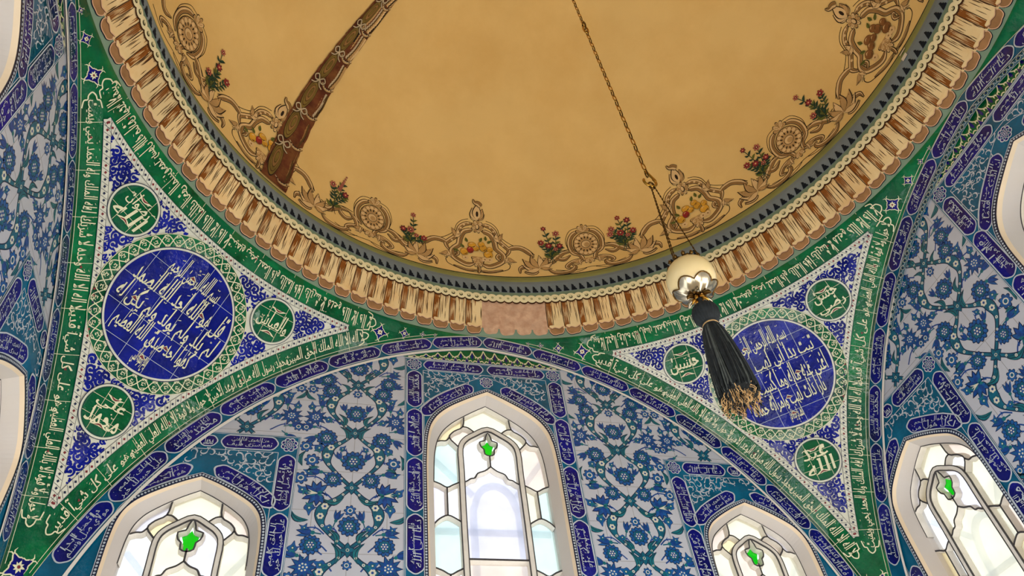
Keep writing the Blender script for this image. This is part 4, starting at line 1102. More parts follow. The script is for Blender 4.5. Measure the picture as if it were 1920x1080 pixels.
        while True:
            pane(sd([(-.153, zz), (-.135, zz-.007), (-.118, zz-.016), (-.1185, zz-.094), (-.139, zz-.104), (-.153, zz-.117)], s), nt_())
            pane(sd([(-.118, zz-.016), (-.102, zz-.008), (-.082, zz+.002), (-.082, zz-.114), (-.098, zz-.103), (-.1185, zz-.094)], s), nt_())
            pane(sd([(-.153, zz-.117), (-.139, zz-.104), (-.1185, zz-.094), (-.098, zz-.103), (-.082, zz-.114), (-.082, zz-.227), (-.102, zz-.237), (-.118, zz-.245), (-.135, zz-.236), (-.153, zz-.229)], s), nt_())
            zz -= .229
            if tr([(0, zz-.12)])[0][1] < zb: break
        if tr([(0, zz-.02)])[0][1] > zb: pane(sd([(-.153, zz), (-.135, zz-.007), (-.118, zz-.016), (-.102, zz-.008), (-.082, zz+.002), (-.082, lo), (-.153, lo)], s), nt_())
        C_ = HALF['cuspl']
        pane(sd([(0, .776), (-.037, .757), (-.066, .735), (-.0785, .705), (-.0785, .634)]+C_+[(0, .692)]+[p for p in TUL[::-1][1:]], s), nt_())
    pane(GRN+mir(GRN)[::-1][1:-1], 'glass_green', 'bright green tulip shaped pane')
    zs = [z for z in (.400, .170) if tr([(0, z)])[0][1] > zb+.02]
    pane(HALF['cuspl']+mir(HALF['cuspl'])[::-1][1:]+[(.079, zs[0]), (-.079, zs[0])], nt_(), 'largest clear pane')
    for a, b in zip(zs, zs[1:]+[lo]): pane([(-.079, a), (.079, a), (.079, b), (-.079, b)], nt_())
    return t
GT = ['glass_cream', 'glass_amber', 'glass_pink', 'glass_aqua', 'glass_clear', 'glass_clear', 'glass_aqua', 'glass_clear', 'glass_lilac', 'glass_aqua']
def tl(seed, warm):
    r_ = random.Random(seed); pool = ['glass_cream', 'glass_pink', 'glass_amber', 'glass_cream', 'glass_lilac', 'glass_clear'] if warm else ['glass_cream', 'glass_aqua', 'glass_clear', 'glass_lilac', 'glass_clear', 'glass_pink']
    return ['glass_cream']+[r_.choice(pool) for _ in range(60)]
w1 = window('window_1', 'c', 'tall arched middle window of the far wall with stucco lattice', ['glass_cream', 'glass_amber', 'glass_pink', 'glass_aqua', 'glass_lilac', 'glass_clear', 'glass_aqua', 'glass_clear', 'glass_clear', 'glass_aqua', 'glass_clear', 'glass_clear', 'glass_lilac', 'glass_cream', 'glass_pink', 'glass_aqua']+tl(3, False))
w2 = window('window_2', 'l', 'low arched left window of the far wall with stucco lattice', tl(5, True))
w3 = window('window_3', 'r', 'low arched right window of the far wall with stucco lattice', tl(8, True))
for i, (w, rz, lb) in enumerate(((w2, -PI/2, 'arched corner window of the right wall, next to the far right pendentive'), (w1, -PI/2, 'tall arched middle window of the right wall, at the picture edge'),
                                 (w3, PI/2, 'arched corner window of the left wall, at the lower picture edge'), (w1, PI/2, 'tall arched middle window of the left wall, in the upper corner'))):
    c = copy_tree(w, rz=rz, label=lb); c.name = 'window_%d' % (i+4)
# ---- narrow teal flower border that only the right wall shows under its arch
I = Ink(); strip2(I, -.62, .30, -.0185, -.0012, 'turquoise_deep', 7, 120); strip2(I, -.62, .30, -.0192, -.0182, 'line_blue_white', 7.5, 120)
for k in range(44):
    s = -.61+k*.0205
    P = lobed((s, -.0098), .0066, 6, .16, 4); poly(I, P, 'green_deep', 8); ribbon(I, P, .0014, 'line_blue_white', 8.3, True); disc(I, (s, -.0098), .0022, 'cobalt', 8.5, 6)
    ribbon(I, smooth([(s+.0068, -.006), (s+.0102, -.0135), (s+.0138, -.012)], 3), .0013, 'line_blue_white', 8)
mb = MB(); put_mapped(mb, I, arch_map); o = mb.build('flower_border')
o.location = Matrix.Rotation(-PI/2, 3, 'Z') @ o.location; o.rotation_euler = (0, 0, -PI/2)
tag(o, 'narrow teal border of small flowers under the arch band of the right wall', 'border')

# ------------------------------------------------------------------ painting on the dome
FAN[0] = True
bx = np.array([0, 200, 470, 700, 900, 1120.]); by = np.array([505, 552, 600, 622, 630, 622.])
def tr5(P):
    P = np.asarray(P, float); return np.c_[(P[:, 0]-470)*.00047, (np.interp(P[:, 0], bx, by)-P[:, 1])*.00059]
def roc(ink, P, w, h=1, tap=(.25, .25), raw=False, lines=True):
    """a moulded scroll band: dark outline, tan body, light crest and brown furrow"""
    Q = smooth(P if raw else tr5(P), 5); n = len(Q); ww = taper(n, w, *tap)
    T = np.gradient(Q, axis=0); T /= np.linalg.norm(T, axis=1)[:, None]+1e-9; N = np.c_[-T[:, 1], T[:, 0]]
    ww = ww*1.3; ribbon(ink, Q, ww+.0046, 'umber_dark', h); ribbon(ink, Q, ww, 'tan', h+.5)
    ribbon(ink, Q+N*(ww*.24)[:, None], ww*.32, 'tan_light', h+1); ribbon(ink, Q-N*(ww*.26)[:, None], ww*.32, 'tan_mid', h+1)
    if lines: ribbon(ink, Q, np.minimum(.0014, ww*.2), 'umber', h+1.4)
    return Q
def line5(ink, P, w=.0028, m='umber_dark', h=1, raw=False): ribbon(ink, smooth(P if raw else tr5(P), 5), w, m, h)
def acanth(ink, c, L, angs, h=2, w=.22):
    c = np.array(c)
    for i, (a, k, cv) in enumerate(angs):
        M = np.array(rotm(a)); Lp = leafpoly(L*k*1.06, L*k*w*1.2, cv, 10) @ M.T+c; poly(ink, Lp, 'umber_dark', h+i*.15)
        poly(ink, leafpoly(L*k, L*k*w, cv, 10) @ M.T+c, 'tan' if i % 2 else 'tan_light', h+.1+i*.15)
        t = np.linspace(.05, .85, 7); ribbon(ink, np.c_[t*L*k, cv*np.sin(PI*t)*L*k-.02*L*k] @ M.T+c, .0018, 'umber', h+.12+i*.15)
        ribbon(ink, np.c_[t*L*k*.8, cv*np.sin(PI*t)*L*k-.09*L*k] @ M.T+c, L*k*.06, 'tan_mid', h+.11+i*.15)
def shell(ink, c, rx, ry, a0, a1, k, h=3, m='tan_light'):
    c = np.array(c)
    for i, a in enumerate(np.linspace(a0, a1, k)):
        P = np.array([(0, -.08), (.6, -.2), (.95, -.17), (1.05, 0), (.95, .17), (.6, .2), (0, .08)]); P = smooth(P, 3, True) @ np.array(rotm(a)).T*np.array([rx, ry])
        poly(ink, P*1.06+c, 'umber_dark', h); poly(ink, P*.95+c, m if i % 2 else 'tan', h+.3); ribbon(ink, [c+np.array([rx*.25*math.cos(a), ry*.25*math.sin(a)]), c+np.array([rx*.8*math.cos(a), ry*.8*math.sin(a)])], .0016, 'tan_mid', h+.5)
def fruit(ink, c, rx, ry, m, h):
    disc(ink, c, rx*1.08, 'umber', h, 16, ry*1.08); disc(ink, c, rx, m, h+.3, 16, ry)
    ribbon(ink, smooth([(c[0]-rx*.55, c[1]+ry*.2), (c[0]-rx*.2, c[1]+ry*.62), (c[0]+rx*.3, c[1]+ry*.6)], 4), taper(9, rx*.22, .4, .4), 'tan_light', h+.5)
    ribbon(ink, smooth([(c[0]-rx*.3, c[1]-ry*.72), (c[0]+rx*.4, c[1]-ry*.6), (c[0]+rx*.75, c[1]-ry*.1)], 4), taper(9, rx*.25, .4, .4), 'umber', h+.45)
FRUITS = [(370, 420, 28, 24), (430, 374, 30, 20), (458, 402, 24, 18), (512, 400, 26, 24), (562, 414, 22, 20), (548, 450, 32, 24), (500, 372, 24, 18), (415, 410, 24, 22)]
def cart_art(kind):
    I = Ink()
    for s in (1, -1):
        J = Ink()
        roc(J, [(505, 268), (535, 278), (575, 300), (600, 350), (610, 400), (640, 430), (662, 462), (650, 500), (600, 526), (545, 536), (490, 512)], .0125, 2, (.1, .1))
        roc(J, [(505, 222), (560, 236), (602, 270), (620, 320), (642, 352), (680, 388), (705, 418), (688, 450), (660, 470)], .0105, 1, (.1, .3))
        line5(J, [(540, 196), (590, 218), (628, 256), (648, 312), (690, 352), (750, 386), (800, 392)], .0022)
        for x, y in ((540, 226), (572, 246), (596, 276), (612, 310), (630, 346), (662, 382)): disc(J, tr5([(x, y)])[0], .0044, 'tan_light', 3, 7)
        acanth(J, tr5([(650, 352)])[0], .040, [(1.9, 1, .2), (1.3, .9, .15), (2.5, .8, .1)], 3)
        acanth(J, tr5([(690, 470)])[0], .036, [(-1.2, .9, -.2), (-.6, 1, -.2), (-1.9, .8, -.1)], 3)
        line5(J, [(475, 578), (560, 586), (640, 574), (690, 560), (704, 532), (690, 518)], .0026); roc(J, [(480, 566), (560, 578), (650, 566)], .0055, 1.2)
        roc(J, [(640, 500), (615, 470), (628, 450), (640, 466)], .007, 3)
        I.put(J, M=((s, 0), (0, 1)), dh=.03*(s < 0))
    q = lambda x, y: tr5([(x, y)])[0]
    FR = I; I = Ink()
    shell(I, q(472, 240), .021, .026, 0, 2*PI*.9, 9, 5); disc(I, q(472, 244), .0075, 'umber_dark', 6, 10, .013); disc(I, q(470, 242), .0052, 'tan_light', 6.3, 10, .010)
    acanth(I, q(472, 192), .060, [(2.35, .62, .1), (.8, .62, -.1), (1.95, .85, .1), (1.2, .85, -.1), (1.57, 1.1, .0)], 4, .26); disc(I, q(470, 150), .005, 'umber_dark', 6, 8, .012)
    roc(I, [(500, 98), (478, 78), (448, 66), (434, 42)], .014, 6, (.1, .6))
    CRN = I; I = Ink()
    shell(I, q(472, 468), .022, .030, PI*1.05, PI*1.95, 7, 4)
    shell(I, q(472, 500), .017, .028, -PI*.95, -PI*.05, 5, 4.4); roc(I, [(472, 530), (476, 560), (470, 590)], .006, 4)
    SH = I; FL = []; dull = kind == 1
    for i, (x, y, rx, ry) in enumerate(FRUITS):
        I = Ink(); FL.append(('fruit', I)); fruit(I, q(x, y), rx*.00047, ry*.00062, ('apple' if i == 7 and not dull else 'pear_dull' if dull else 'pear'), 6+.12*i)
    I = LV = Ink()
    for x, y, a in ((372, 388, 2.4), (395, 350, 1.9), (490, 352, 1.2), (545, 364, .7), (535, 345, 1.6), (330, 412, 2.9)):
        poly(I, leafpoly(.021, .0065) @ np.array(rotm(a)).T+q(x, y), 'foliage_olive', 5.6); ribbon(I, [q(x, y), q(x, y)+np.array([.018*math.cos(a), .018*math.sin(a)])], .0012, 'umber_dark', 5.9)
    I = Ink()
    for x, y in ((378, 466), (556, 490), (520, 486)):
        for k in range(5): disc(I, q(x, y)+np.array([.006*math.cos(k*1.26), .006*math.sin(k*1.26)]), .0052, 'tan_light', 7, 7)
        disc(I, q(x, y), .003, 'tan_mid', 7.3, 6)
    SH.put(I)
    return [('scroll_frame', FR), ('leafy_crown', CRN), ('shell', SH), ('leaf_cluster', LV)]+FL
def scroll_art():
    """from the right flank of a fruit cartouche to the next rosette"""
    I = Ink(); q = lambda x, y: tr5([(x, y)])[0]
    roc(I, [(690, 420), (725, 402), (790, 402), (842, 432), (885, 478)], .0125, 1, (.3, .2)); line5(I, [(820, 396), (860, 425), (893, 462)])
    roc(I, [(770, 596), (778, 556), (845, 542), (905, 566)], .0100, 1, (.4, .2)); roc(I, [(905, 590), (862, 602), (800, 588)], .007, 1.2)
    acanth(I, q(918, 560), .068, [(2.9, .9, .15), (2.5, 1, .12), (3.4, .8, .1), (2.0, .9, .1), (1.55, .8, -.1), (1.0, .8, -.15), (.4, .7, -.15), (-.2, .6, -.1)], 3, .19)
    roc(I, [(945, 500), (1000, 520), (1045, 492), (1100, 456), (1165, 452)], .0125, 1, (.2, .3)); line5(I, [(950, 486), (1000, 490), (1050, 462), (1120, 436), (1190, 440)])
    roc(I, [(965, 556), (1010, 598), (1090, 604), (1150, 590), (1170, 566), (1150, 552)], .0100, 1, (.3, .3))
    roc(I, [(1165, 452), (1215, 480), (1235, 520), (1205, 540)], .009, 1.4)
    line5(I, [(1010, 612), (1100, 618), (1200, 606), (1250, 590)], .0022)
    return I
def rosette_art():
    I = Ink(); c = np.array([0, .122])
    for s in (-1, 1):
        J = Ink()
        roc(J, [(.012, .185), (.040, .172), (.056, .140), (.052, .100), (.030, .075)], .011, 1, (.2, .2), raw=True); line5(J, [(.010, .200), (.048, .190), (.068, .150), (.064, .110)], .002, raw=True)
        roc(J, [(.060, .085), (.085, .070), (.105, .078), (.118, .095)], .010, 1, (.3, .3), raw=True)
        roc(J, [(.008, .052), (.040, .058), (.066, .050), (.080, .034), (.062, .026)], .009, 1.2, (.2, .3), raw=True)
        acanth(J, (.030, .062), .034, [(-.9, .9, -.2), (-.3, 1, -.2), (-1.5, .8, 0)], 2.5)
        line5(J, [(.0, .022), (.06, .016), (.12, .026)], .0022, raw=True)
        I.put(J, M=((s, 0), (0, 1)), dh=.03*(s < 0))
    FR = I; I = Ink()
    shell(I, c+np.array([0, .056]), .024, .030, .2, PI-.2, 5, 3)
    disc(I, c, .045, 'umber_dark', 4, 28, .052); disc(I, c, .0425, 'tan', 4.3, 28, .0495)
    for k in range(14):
        a = 2*PI*k/14; disc(I, c+np.array([.034*math.cos(a), .040*math.sin(a)]), .0085, 'umber', 4.6, 9); disc(I, c+np.array([.034*math.cos(a), .040*math.sin(a)]), .0072, 'tan_light', 4.8, 9)
        ribbon(I, [c+np.array([.021*math.cos(a+.2), .025*math.sin(a+.2)]), c+np.array([.029*math.cos(a+.2), .034*math.sin(a+.2)])], .0040, 'umber_dark', 5)
    ringpoly(I, c, .0145, .0165, 'umber_dark', 5.2, 20); disc(I, c, .0148, 'tan_light', 5.3, 18); disc(I, c+np.array([.003, -.003]), .010, 'tan', 5.5, 14)
    shell(I, (0, .060), .022, .022, -PI+.2, -.2, 5, 3)
    return [('scroll_frame', FR), ('rosette_disc', I)]
def bouquet_art(kind):
    r_ = random.Random(kind*7+1); I = Ink(); FL = []
    red = ['petal_red', 'petal_rose', 'petal_maroon']
    def flo(c, r, m, k=6):
        c = np.array(c); G = Ink(); FL.append(('blossom', G)); poly(G, lobed(c, r*1.1, k, .2, 4), 'umber_dark', 4); poly(G, lobed(c, r, k, .2, 4), m, 4.3); poly(G, lobed(c, r*.62, k, .2, 4, .5), 'petal_maroon' if m != 'petal_maroon' else 'petal_red', 4.6); disc(G, c, r*.22, 'tan_light', 4.8, 6)
    def lf(c, a, L, m='foliage'): poly(I, leafpoly(L, L*.24, .1) @ np.array(rotm(a)).T+np.array(c), m, 2.4); ribbon(I, [c, np.array(c)+np.array([L*.9*math.cos(a), L*.9*math.sin(a)])], .0010, 'umber_dark', 2.7)
    stems = {0: [((.0, .10), (.012, .21)), ((0, .10), (-.020, .17)), ((0, .10), (.030, .155))], 1: [((0, .09), (.0, .20)), ((0, .09), (-.03, .13)), ((0, .09), (.045, .115))],
             2: [((0, .08), (-.014, .21)), ((0, .08), (-.030, .15)), ((0, .08), (.028, .185)), ((0, .08), (.034, .13))], 3: [((0, .08), (.0, .20)), ((0, .08), (-.032, .16)), ((0, .08), (.030, .18)), ((0, .08), (.04, .13)), ((0, .08), (-.04, .14))],
             4: [((0, .085), (-.030, .22)), ((0, .085), (-.012, .17)), ((0, .085), (.032, .16)), ((0, .085), (-.028, .12))]}[kind]
    for a, b in stems:
        m_ = ((a[0]+b[0])/2+.006, (a[1]+b[1])/2); q = smooth([a, m_, b], 6); ribbon(I, q, .0024, 'foliage', 2)
        for t in (3, 5, 7, 9): 
            for s in (-1, 1): lf(q[t], math.atan2(b[1]-a[1], b[0]-a[0])+s*.9, .015+.008*r_.random(), 'foliage' if r_.random() < .7 else 'foliage_olive')
    for i, (a, b) in enumerate(stems):
        if kind == 0 and i == 0:
            for k in range(7): flo((b[0]-.006+.002*k, b[1]-.045+.010*k), .0075-.0006*k, 'petal_rose', 5)
        else: flo(b, .0120 if i else .0095, red[(i+kind) % 3], 7 if i % 2 else 6)
    if kind in (1, 2, 3): flo((-.004, .135), .0135, red[kind % 3], 7); flo((.018, .118), .009, 'petal_rose', 5)
    for k in range(5):
        a = .45+2.2*k/4; lf((0, .085), a, .022+.012*r_.random(), 'foliage' if k % 2 else 'foliage_olive')
    for s in (-1, 0, 1): ribbon(I, smooth([(0, .088), (s*.006, .070), (s*.012, .058)], 3), .002, 'foliage' if kind else 'umber_dark', 2)
    return [('stems', I)]+FL
def paint(name, ink, az, label, cat, group, flip=1, h0=0):
    if isinstance(ink, Ink):
        mb = MB(); ink.emit(mb, domeF(az, flip), h0); return tag(mb.build(name), label, cat, group)
    t = empty(name, domeP(math.radians(az), np.array([.08]))[0], label, cat, group)
    for pn, k in ink:
        mb = MB(); k.emit(mb, domeF(az, flip), h0); mb.build(pn, t)
    return t
CA = [cart_art(0), cart_art(1)]
for az, k, lb in ((89.6, 0, 'painted fruit cartouche with pears and a red apple, above the tall middle window'), (45.2, 0, 'painted fruit cartouche with yellow fruit, partly behind the hanging ornament wires'),
                  (1.2, 1, 'painted cartouche with dull brown fruit, above the right wall'), (135.0, 0, 'painted fruit cartouche half hidden by the brown garland strip')):
    paint('painted_cartouche', CA[k], az, lb, 'painted ornament', 'painted fruit cartouches')
RA = rosette_art()
for az, lb in ((156.3, 'painted round rosette nearest the left wall, top left'), (111.4, 'painted round rosette between brown garland strip and middle fruit cartouche'), (67.4, 'painted round rosette between the middle and right fruit cartouches'), (23.3, 'painted round rosette low on the right side of the dome')):
    paint('painted_rosette', RA, az, lb, 'painted ornament', 'painted rosettes')
SA = scroll_art()
for az, fl, lb in ((89.6, 1, 'right of the middle fruit cartouche'), (89.6, -1, 'left of the middle fruit cartouche'), (45.2, 1, 'right of the yellow fruit cartouche near the ornament'), (45.2, -1, 'left of the yellow fruit cartouche near the ornament'),
                   (1.2, -1, 'below the dull brown fruit cartouche on the right'), (1.2, 1, 'above the dull brown fruit cartouche on the right'), (135, 1, 'right of the brown garland strip foot'), (135, -1, 'left of the half hidden fruit cartouche')):
    paint('painted_scroll', SA, az, 'painted tan acanthus scroll ' + lb, 'painted ornament', 'painted acanthus scrolls', fl, .2)
for az, k, lb in ((148.3, 4, 'with dark red flowers at upper left, near the left rosette'), (119.3, 0, 'with a tall rose spike, next to the brown garland strip'), (103.2, 1, 'with red blossoms left of the middle fruit cartouche'),
                  (74.7, 2, 'with a maroon flower right of the middle fruit cartouche'), (59.8, 3, 'with many stems, left of the hanging wires'), (30.4, 2, 'right of the yellow fruit cartouche'), (15.8, 4, 'with a red bud, below the dull brown fruit cartouche')):
    paint('painted_bouquet', bouquet_art(k), az, 'painted bouquet ' + lb, 'painted flowers', 'painted bouquets', 1, 2)
# brown garland strip: what is left of an older painted rib
I = Ink(); w0, w1 = -.0475, .0465
ss = np.linspace(.0, 1.15, 70)
strip(I, np.array([0.]), 0, 0, 'maroon', 1) if False else None
def rib_poly(u0, u1, s0, s1, m, h, n=40, wob=.0, seed=1):
    r_ = random.Random(seed); q = np.linspace(s0, s1, n); d = np.array([wob*(r_.random()-.5) for _ in q])
    I.add(np.vstack([np.c_[np.full(n, u0)+d, q], np.c_[np.full(n, u1)+d*.7, q]]), [(i, i+1, n+i+1, n+i) for i in range(n-1)], m, h)
rib_poly(w0, w1, .005, 1.15, 'maroon', 1, 80, .0035)
gs = empty('painted_garland_strip', domeP(math.radians(131.25), np.array([.02]))[0], 'brown painted strip of pods and ribbons running up the dome', 'painted ornament')
pods = [.10, .265, .405, .535, .665, .79, .91, 1.03]
r_ = random.Random(5)
for i, s in enumerate(pods):
    L = .058 if i else .066
    # drawn curtain beside each pod
    for k in range(7):
        u = .002+.040*k/6; q = smooth([(u-.006, s-.06), (u+.002, s-.01), (u-.002, s+.045)], 5)
        ribbon(I, q, .0078+.003*r_.random(), ['ribbon_grey', 'umber', 'tan', 'tan_light', 'umber_dark', 'tan', 'maroon'][(k+i) % 7] if i > 1 else ['maroon', 'tan_mid', 'umber', 'maroon', 'tan_mid', 'umber', 'maroon'][k], 2)
    q = smooth([(-.004, s-.062), (.016, s-.074), (.034, s-.070), (.046, s-.056)], 5); ribbon(I, q, .012, 'umber_dark', 2.6); ribbon(I, q, .0085, 'tan', 2.8); ribbon(I, q+np.array([0, .002]), .003, 'ribbon_grey', 3)
    for k in range(5): disc(I, (.004+.009*k, s-.066-.003*math.sin(k)), .003, 'umber_dark', 3.2, 6)
    # pod with growth rings
    STR = I; I = Ink()
    c = np.array([-.020, s])
    for f, m in ((1.08, 'umber_dark'), (1, 'olive_brown'), (.84, 'umber'), (.78, 'olive_brown'), (.60, 'umber'), (.54, 'tan_mid'), (.36, 'umber'), (.30, 'olive_brown')):
        P = smooth(np.array([(-.9, -.2), (-.75, .6), (-.1, 1), (.6, .75), (.9, 0), (.55, -.75), (0, -1.05), (-.6, -.8)])*np.array([.0205, L*1.08])*f, 4, True)+c+np.array([0, L*.12*(1-f)]); poly(I, P, m, 3+(1.08-f)*5)
    mb = MB(); I.emit(mb, domeF(131.25), 6); mb.build('pod', gs); I = Ink()
    # ribbon bow
    for s_, dx in ((-1, -.012), (1, .012)):
        q = smooth([(-.020, s+L*1.12), (-.020+dx*1.1, s+L*1.38), (-.020+dx*2.0, s+L*1.2), (-.020+dx*1.2, s+L*1.0), (-.020, s+L*1.12)], 5); ribbon(I, q, .0066, 'umber_dark', 8); ribbon(I, q, .0044, 'ribbon_grey', 8.6)
        q = smooth([(-.020, s+L*1.12), (-.020+dx*.8, s+L*.82), (-.020+dx*2.1, s+L*.7)], 5); ribbon(I, q, .0060, 'umber_dark', 8); ribbon(I, q, .0040, 'ribbon_grey', 8.6)
    mb = MB(); I.emit(mb, domeF(131.25), 6); mb.build('ribbon_bow', gs); I = STR
for k in range(46):
    s = .02+1.1*r_.random(); u = w0+.012*r_.random() if k % 2 else w1-.012*r_.random(); ribbon(I, [(u, s), (u+.001, s+.03+.03*r_.random())], [.0028, .0006], r_.choice(['umber_dark', 'tan_mid', 'umber']), 2.4)
mb = MB(); I.emit(mb, domeF(131.25), 6); mb.build('draped_ground', gs)
# pale repair patches beside the cornice
I = Ink()
for u, v, w, hh, m in ((math.radians(89.1), vz(1.30), .020, .022, 'plaster_edge'), (math.radians(89.1), vz(1.334), .024, .016, 'plaster_edge')):
    poly(I, [(u, v), (u+w, v+.002), (u+w*.9, v+hh), (u-.002, v+hh*.9)], m, 4)
mb = MB(); I.emit(mb, cornU); tag(mb.build('repair_patch'), 'pair of small white repair patches on the grey cornice band at right', 'patch')

FAN[0] = False
# ------------------------------------------------------------------ hanging chain, egg ornament and tassel (on the dome's axis)
def ring_mesh(c, ax1, ax2, r1, r2, tube, m, mb, n=14, k=6):
    c = np.array(c, float); ax1, ax2 = np.array(ax1, float), np.array(ax2, float); ax3 = np.cross(ax1, ax2); V = []
    for i in range(n):
        a = 2*PI*i/n; p = ax1*r1*math.cos(a)+ax2*r2*math.sin(a); d = ax1*math.cos(a)/r1+ax2*math.sin(a)/r2; d /= np.linalg.norm(d)
        for j in range(k): b = 2*PI*j/k; V.append(c+p+d*tube*math.cos(b)+ax3*tube*math.sin(b))
    mb.add(V, [(i*k+j, i*k+(j+1) % k, ((i+1) % n)*k+(j+1) % k, ((i+1) % n)*k+j) for i in range(n) for j in range(k)], m)
def tube3(P, r, m, mb, k=6):
    P = np.asarray(P, float); n = len(P); T = np.gradient(P, axis=0); T /= np.linalg.norm(T, axis=1)[:, None]+1e-12
    up = np.array([.3, .9, .31]); A1 = np.cross(T, up); A1 /= np.linalg.norm(A1, axis=1)[:, None]+1e-12; A2 = np.cross(T, A1); r = np.broadcast_to(np.asarray(r, float), (n,))
    V = np.vstack([[P[i]+(A1[i]*math.cos(2*PI*j/k)+A2[i]*math.sin(2*PI*j/k))*r[i] for j in range(k)] for i in range(n)])
    F = [(i*k+j, i*k+(j+1) % k, (i+1)*k+(j+1) % k, (i+1)*k+j) for i in range(n-1) for j in range(k)]+[tuple(range(k))[::-1], tuple(range((n-1)*k, n*k))]
    mb.add(V, F, m)
def lathe(prof, m, mb, n=32, c=(0, 0), flute=0, fk=0):
    V = []
    for r, z in prof: V += [(c[0]+r*(1+flute*math.cos(fk*2*PI*i/n))*math.cos(2*PI*i/n), c[1]+r*(1+flute*math.cos(fk*2*PI*i/n))*math.sin(2*PI*i/n), z) for i in range(n)]
    k = len(prof); mb.add(V, [(j*n+i, j*n+(i+1) % n, (j+1)*n+(i+1) % n, (j+1)*n+i) for j in range(k-1) for i in range(n)], m)
TOP = ZC+RS
ch = empty('hanging_chain', (0, 0, TOP-.01), 'thin gilt link chain hanging down from the top of the dome', 'chain')
zc_, proto, k = TOP-.012, {}, 0
LP = .0186
while zc_ > .485:
    big = abs(zc_-1.035) < .012
    kk = k % 2
    if kk not in proto or big:
        mb = MB(); ring_mesh((0, 0, zc_), (1, 0, 0) if kk else (0, 1, 0), (0, 0, 1), (.0030 if not big else .0055), (.0108 if not big else .016), (.0011 if not big else .0018), 'brass' if kk else 'brass_dark', mb, 12, 5)
        o = mb.build('chain_link', ch, smooth=True)
        if not big: proto[kk] = (o, zc_)
    else:
        o = proto[kk][0].copy(); COL.objects.link(o); o.parent = ch; o.location = (0, 0, (zc_-proto[kk][1])*S)
    zc_ -= LP; k += 1
mb = MB(); a = np.linspace(-.4, 3.9, 14)
tube3(np.c_[.010*np.cos(a+PI)+.0, np.zeros(14), .462-.012*np.sin(a)], .0022, 'brass', mb); tube3([(0.0, 0, .490), (.004, 0, .482), (.0100, 0, .468), (.0095, 0, .462)], .0022, 'brass', mb); mb.build('hook', ch, smooth=True)
EZ, ER = .237, .0322
eg = empty('egg_ornament', (0, 0, EZ), 'polished cream egg ornament in a pierced silver mount, hung on three fine chains', 'hanging ornament')
prof = [(max(1e-4, ER*math.sin(t)), EZ+(1.05 if math.cos(t) > 0 else 1.0)*ER*math.cos(t)) for t in np.linspace(0, PI, 26)]
mb = MB(); lathe(prof, 'eggshell', mb, 40); mb.build('egg', eg, smooth=True)
mb = MB()
lathe([(.0165, EZ+.0285), (.0185, EZ+.0300), (.0150, EZ+.0325), (.0080, EZ+.0345), (.002, EZ+.036)], 'brass_dark', mb, 28, flute=.12, fk=7)
for i in range(12): a = i*PI/6; tube3([(.0175*math.cos(a), .0175*math.sin(a), EZ+.028), (.0225*math.cos(a), .0225*math.sin(a), EZ+.0300), (.0215*math.cos(a), .0215*math.sin(a), EZ+.0340)], [.002, .0030, .0012], 'brass_dark', mb, 5)
mb.build('crown_mount', eg, smooth=True)
mb = MB(); V = []; n = 48; pr = np.linspace(0, 1, 9)
for t in pr:
    for i in range(n):
        a = 2*PI*i/n; edge = 2.34-.26*abs(math.sin(3*a)); th = PI-(PI-edge)*t; R = ER*1.035+.0008*math.sin(9*a)*t
        V.append((R*math.sin(th)*math.cos(a), R*math.sin(th)*math.sin(a), EZ+R*math.cos(th)))
mb.add(V, [(j*n+i, j*n+(i+1) % n, (j+1)*n+(i+1) % n, (j+1)*n+i) for j in range(8) for i in range(n)], 'silver')
Ep = [V[-n+i] for i in range(n)]+[V[-n], V[-n+1]]; tube3(Ep, .0011, 'brass_dark', mb, 5)
mb.build('silver_mount', eg, smooth=True)
mb = MB()
for i in range(6):
    a = i*PI/3; dx, dy = math.cos(a), math.sin(a); pts = [(dx*q, dy*q, z) for q, z in ((.005, EZ-.034), (.010, EZ-.0335), (.015, EZ-.0360), (.0175, EZ-.0405))]
    tube3(pts, [.0020, .0034, .0030, .0008], 'brass_dark' if i % 2 else 'silver', mb, 6); a += PI/6; dx, dy = math.cos(a), math.sin(a)
    tube3([(dx*q, dy*q, z) for q, z in ((.003, EZ-.035), (.007, EZ-.0375), (.0105, EZ-.0435))], [.0020, .0030, .0006], 'brass', mb, 6)
mb.build('gilt_leaves', eg, smooth=True)
for i, a in enumerate((-.55, 1.54, 3.64)):
    mb = MB(); p0, p1 = np.array([0.003*math.cos(a), .003*math.sin(a), .449]), np.array([.0215*math.cos(a), .0215*math.sin(a), EZ+.033]); n = 46
    t = np.linspace(0, 1, n); tube3(p0+(p1-p0)*t[:, None], .0006+.0007*(np.arange(n) % 2), 'brass_dark', mb, 5); mb.build('fine_chain', eg)
mb = MB(); ring_mesh((0, 0, .452), (1, 0, 0), (0, 0, 1), .0045, .0085, .0015, 'brass_dark', mb); mb.build('top_ring', eg, smooth=True)
ta = empty('tassel', (0, 0, .12), 'long dark silk tassel with a knotted head and frayed golden ends, under the egg', 'tassel')
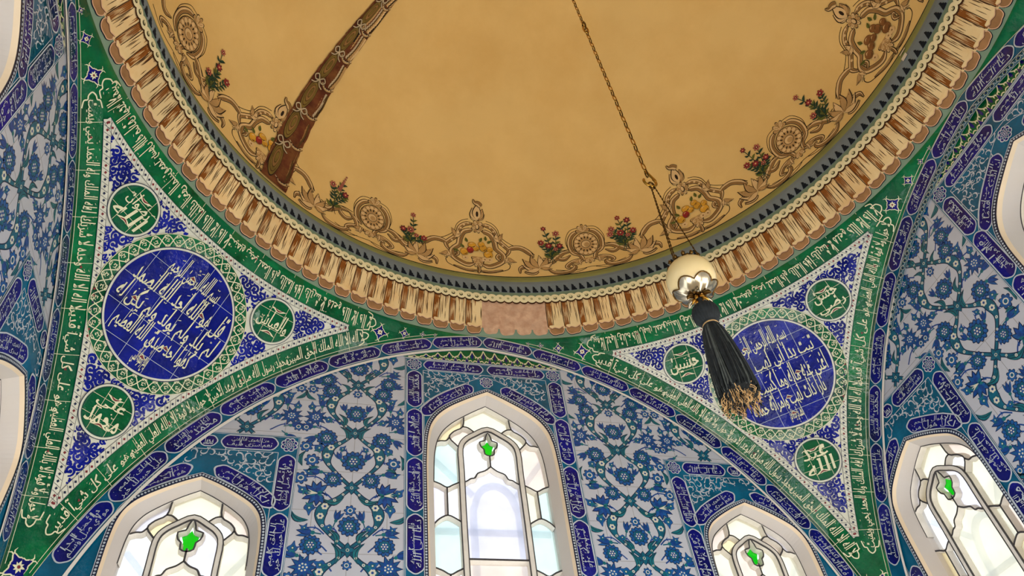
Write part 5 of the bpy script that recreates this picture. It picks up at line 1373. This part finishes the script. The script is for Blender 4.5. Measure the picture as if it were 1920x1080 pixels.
mb = MB(); tube3([(0, 0, EZ-.030), (.0006, 0, .196), (0, 0, .184)], .0028, 'thread', mb); mb.build('cord', ta)
mb = MB(); hp = [(.0015, .1895), (.0085, .1875), (.0140, .1825), (.0168, .1750), (.0160, .1660), (.0118, .1580), (.0082, .1530), (.0076, .1490)]
lathe(hp, 'thread', mb, 96, flute=.035, fk=24); mb.build('head', ta, smooth=True)
mb = MB()
for z, r in ((.1545, .0090), (.1520, .0088), (.1495, .0090), (.1470, .0096)): ring_mesh((0, 0, z), (1, 0, 0), (0, 1, 0), r, r, .0016, 'fringe' if z < .153 and z > .150 else 'thread', mb, 20)
mb.build('binding', ta, smooth=True)
mb = MB(); r_ = random.Random(11)
lathe([(.0078, .149), (.0105, .143), (.0135, .128), (.0165, .10), (.0190, .075), (.0205, .055), (.0195, .045), (.004, .042)], 'thread', mb, 72, flute=.06, fk=18)
for i in range(150):
    a = 2*PI*i/150+.03*r_.random(); k = r_.random(); zt = np.array([.150, .143, .125, .10, .075, .052, .040+.008*k]); rr = np.interp(zt, [.04, .055, .075, .10, .128, .143, .15], [.0225, .0222, .0206, .0182, .0148, .0118, .0086])*(1+.07*(r_.random()-.3))
    aa = a+.10*np.sin(np.linspace(0, 4, 7)+6*r_.random())*np.linspace(0, 1, 7); tube3(np.c_[rr*np.cos(aa), rr*np.sin(aa), zt], [.0009, .0011, .0012, .0012, .0012, .0010, .0006], 'thread_light' if r_.random() < .22 else 'thread', mb, 4)
tag(mb.build('skirt', ta), 'dark blue grey silk strands', kind='stuff')
mb = MB()
for i in range(180):
    a = 2*PI*r_.random(); q = .0225*math.sqrt(r_.random()); z = .047-.012*r_.random(); L = .009+.010*r_.random(); n = 7; t = np.linspace(0, 1, n); w = .0016
    P = np.c_[q*math.cos(a)*(1+.08*t)+w*np.sin(9*t+a*3), q*math.sin(a)*(1+.08*t)+w*np.cos(8*t+a), z-L*t]; tube3(P, [.00055]*6+[.0002], 'fringe' if r_.random() < .5 else 'thread', mb, 4)
tag(mb.build('frayed_ends', ta), 'curling golden frayed ends', kind='stuff')
